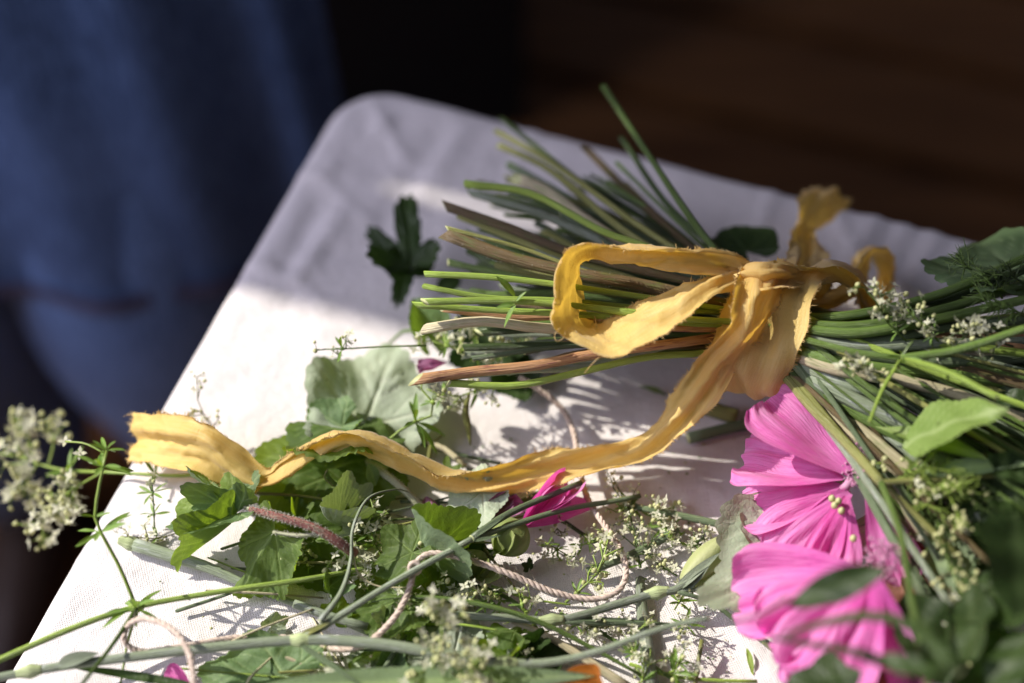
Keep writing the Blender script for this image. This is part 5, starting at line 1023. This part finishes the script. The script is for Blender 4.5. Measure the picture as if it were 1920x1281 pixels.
cl = thing('leaf_scrap', 'small oval leaf hanging below the ribbon among the dark leaves', 'leaf', P(640, 900, 0)); leaf(cl, lance_shape(sd_(), 0.2, 18, 7, 0.3, 0.3), P(615, 880, 1.8), P(662, 915, 1.4), 0, 'leaf_lime', 'blade'); tube('stalk', [P(615, 880, 1.8), P(608, 895, 1.6), P(625, 912, 1.3)], .03, 's_yellow', cl)
cl = thing('leaf_scrap', 'second small oval leaf right of the first below the ribbon', 'leaf', P(700, 900, 0)); leaf(cl, lance_shape(sd_(), 0.25, 18, 7, 0.3, 0.3), P(690, 870, 1.8), P(708, 914, 1.0), 0, 'leaf_mid', 'blade')
cl = thing('leaf_scrap', 'thin leaf scrap on the cloth left of the bow tail', 'leaf', P(1220, 730, 0)); leaf(cl, lance_shape(sd_(), 0.1, 18, 5, 0.3, 0.5), P(1200, 725, 0.3), P(1258, 735, 0.3), 0, 'leaf_mid', 'blade')
for (x, y, lab) in ((790, 500, 'green scrap in the shade beside the dark lobed leaf'), (840, 530, 'dark scrap of leaf under the cut stem ends'), (1110, 600, 'leaf scrap inside the stems below the bow loop')):
    cl = thing('leaf_scrap', lab, 'leaf', P(x, y, 0)); leaf(cl, lance_shape(sd_(), 0.35, 16, 7, 0.2, 0.5), P(x - 20, y + 15, 1.0), P(x + 25, y - 12, 1.3), 20, 'leaf_dark', 'blade')

# ================================================================== TWINE
def twine(label, pts, rad=0.105, knot=None, nf=200):
    p = [P(*q) for q in pts]; t = thing('jute_twine', label, 'twine', p[0])
    L = np.linalg.norm(np.diff(np.array(p), axis=0), axis=1).sum(); n = int(L * 16); c = spline(p, n); tg, nn, bb_ = frames(c)
    s = np.linspace(0, L, n)
    for k in range(3):
        a = s * 2 * math.pi / 0.62 + 0.5 * np.sin(s * 1.7) + k * 2.094; cc = c + (nn * np.cos(a)[:, None] + bb_ * np.sin(a)[:, None]) * rad * 0.42
        v, f, uv, mi = tube_geo(cc, rad * 0.6, 7, 0.15); part('strand', v, f, ['twine', 'twine'], t, uv, None, mi)
    B = Batch()
    for _ in range(nf):
        i = rng.integers(0, n - 1); d = unit(rng.normal(size=3)); B.add(*hair_geo(c[i] + d * rad * 0.8, d + tg[i] * rng.normal(), abs(rng.normal()) * 0.16 + 0.06, 0.006, rng.normal(size=3) * 0.08))
    if knot is not None:
        q = P(*knot)
        for _ in range(26): d = unit(rng.normal(size=3)); B.add(*hair_geo(q, d, rng.uniform(0.15, 0.4), 0.012, rng.normal(size=3) * 0.1))
        a = np.linspace(0, 4 * math.pi, 40); r_ = 0.16; kc = q + np.stack([r_ * np.cos(a), 0.1 * np.sin(a), r_ * np.sin(a) + 0.03 * a / 6], 1)
        v, f, uv, mi = tube_geo(kc, rad * 0.7, 7, 0.08); part('knot', v, f, ['twine', 'twine'], t, uv, None, mi)
    B.build('loose_fibres', 'fuzzthread', t, 'stuff'); return t
twine('pale jute twine curving across the cloth from stems to a small knot', [(975, 708, 1.6), (1010, 730, 1.4), (1052, 765, 1.0), (1075, 810, 0.8), (1086, 870, 0.7), (1100, 930, 1.0), (1130, 980, 1.2), (1160, 1025, 1.2), (1174, 1070, 1.0), (1158, 1108, 0.9), (1105, 1124, 0.9), (1030, 1108, 1.2), (960, 1078, 1.6), (880, 1050, 1.9), (815, 1038, 2.1), (785, 1050, 2.1), (774, 1078, 2.0), (765, 1110, 1.8), (742, 1155, 1.6), (700, 1198, 1.4), (660, 1216, 1.0), (600, 1216, 0.7)], 0.105, (778, 1066, 2.1), 420)
twine('jute twine looping over the grey stem at the bottom left', [(640, 1205, 0.6), (540, 1196, 0.8), (440, 1196, 0.8), (340, 1212, 1.1), (270, 1222, 1.3), (236, 1206, 1.6), (238, 1176, 2.0), (270, 1160, 2.4), (320, 1178, 2.7), (350, 1215, 2.8), (362, 1260, 2.8), (364, 1300, 2.6)], 0.095, None, 160)
# crumbs of pollen, petals and leaf on the cloth
B = Batch(); B2 = Batch()
for _ in range(260):
    x, y = rng.uniform(300, 1400), rng.uniform(820, 1281)
    p = P(x, y, 0.0); p[2] = 0.07; a = rng.uniform(0.02, 0.06)
    (B if rng.uniform() < .6 else B2).add([p + a * np.array(q) * np.array([1, 1, 0.5]) for q in ((1.5, 0, 0), (-1, 0, 0), (0, 1, 0), (0, -1, 0), (0, 0, 1), (0, 0, -1))], [(0, 2, 4), (2, 1, 4), (1, 3, 4), (3, 0, 4), (2, 0, 5), (1, 2, 5), (3, 1, 5), (0, 3, 5)])
for b_, m_, nm, lab in ((B, 'bud', 'plant_crumbs', 'pale crumbs of buds strewn on the cloth'), (B2, 'whorl', 'leaf_crumbs', 'green crumbs of leaf strewn on the cloth')):
    o = b_.build(nm, m_, None, 'stuff'); o['label'] = lab; o['category'] = 'crumbs'

LM = [((520, 960), 'left of the reddish stem'), ((640, 1030), 'beside the end of the reddish stem'), ((780, 1060), 'round the twine knot'), ((900, 930), 'below the middle of the ribbon'), ((960, 1010), 'beside the round green calyx'), ((570, 1200), 'at the joint of the thick grey stem'),
      ((820, 1170), 'behind the cream bedstraw head'), ((950, 1210), 'on the pale veined leaf'), ((1130, 1060), 'inside the twine curve'), ((1210, 1130), 'by the broad grey-green stem'), ((1180, 960), 'near the teal stem under the ribbon'), ((1250, 1250), 'near the short upright olive stalk'), ((660, 1120), 'on the scalloped leaf'), ((720, 1265), 'above the grass blade'), ((640, 900), 'under the ribbon curl'), ((1040, 1170), 'by the fork of the grey-green stem'), ((1060, 1250), 'above the orange petal'), ((480, 1130), 'below the folded leaf'), ((860, 1090), 'right of the twine knot')]
def near(x, y): return min(LM, key=lambda q: (q[0][0] - x) ** 2 + (q[0][1] - y) ** 2 * 1.6)[1]
# ---- the tangle of small clippings: thin stems, crumpled leaf bits and short sprigs one cannot tell apart
for i in range(34):
    x, y = rng.uniform(430, 1000), rng.uniform(900, 1270); a = rng.normal() * 0.5 + (0 if rng.uniform() < .7 else 1.2); l = rng.uniform(60, 170); h = rng.uniform(0.2, 1.2)
    q = [(x - l * math.cos(a), y + l * 0.5 * math.sin(a), h * 0.6), (x + rng.uniform(-12, 12), y + rng.uniform(-12, 12), h), (x + l * math.cos(a), y - l * 0.5 * math.sin(a), h * rng.uniform(0.4, 1.4))]
    t = thing('thin_cut_stem', 'thin %s cut stem lying %s' % (['green', 'teal', 'bright green', 'olive', 'straw-coloured'][i % 5], near(x, y)), 'stem', P(*q[0]), 'thin stems in the tangle of clippings')
    tube('stem', [P(*k) for k in q], [0.05 * rng.uniform(.6, 1.3), 0.03], ['s_green', 's_greyd', 's_bright', 's_yellow', 's_beige'][i % 5], t, 16, 6, 0.05, bev=1.0)
for i in range(26):
    x, y = rng.uniform(500, 1010), rng.uniform(880, 1265); a = rng.uniform(0, 6.28); l = rng.uniform(28, 62); h = rng.uniform(0.2, 1.0)
    t = thing('crumpled_leaf', 'small crumpled %s leaf lying %s' % (['green', 'green', 'pale grey-green', 'soft green', 'dark'][i % 5], near(x, y)), 'leaf', [*P(x, y, h)[:2], 0], 'small leaves in the tangle of clippings')
    leaf(t, mallow_shape(sd_(), 5, rng.uniform(0.12, 0.3), rng.uniform(0, 0.4), 0.08, rng.uniform(-0.4, 0.6), rng.uniform(0, 0.9), 0.05, 150, 84, 11), P(x, y, h), P(x + l * math.cos(a), y + l * 0.75 * math.sin(a), h + rng.uniform(-0.2, 0.6)), rng.uniform(-40, 40), ['leaf', 'leaf', 'leaf_pale', 'leaf_mid', 'leaf_dark'][i % 5], 'blade', rng.uniform(0.6, 1))
for i in range(24):
    x, y = (rng.uniform(560, 1010), rng.uniform(930, 1270)) if i < 12 else (rng.uniform(1000, 1300), rng.uniform(930, 1270)); a = rng.uniform(0, 6.28); l = rng.uniform(30, 70)
    bedstraw('short bedstraw sprig with %s florets %s' % (['tiny', 'few', 'loose'][i % 3], near(x, y)), [(x, y, 0.2), (x + l * .5 * math.cos(a), y + l * .35 * math.sin(a), 0.7), (x + l * math.cos(a), y + l * 0.7 * math.sin(a), 1.2 if i < 12 else 0.7)], 0.028, ['s_bright', 's_green'][i % 2], [(0.3, 4, 0.45), (0.7, 5, 0.4)] if i % 3 else [(0.5, 6, 0.6)], [(0.3, 5, 0.5, 4, rng.uniform(0.75, 1.05))], group='short bedstraw sprigs strewn among the clippings', lf_=rng.uniform(0.3, 0.8))
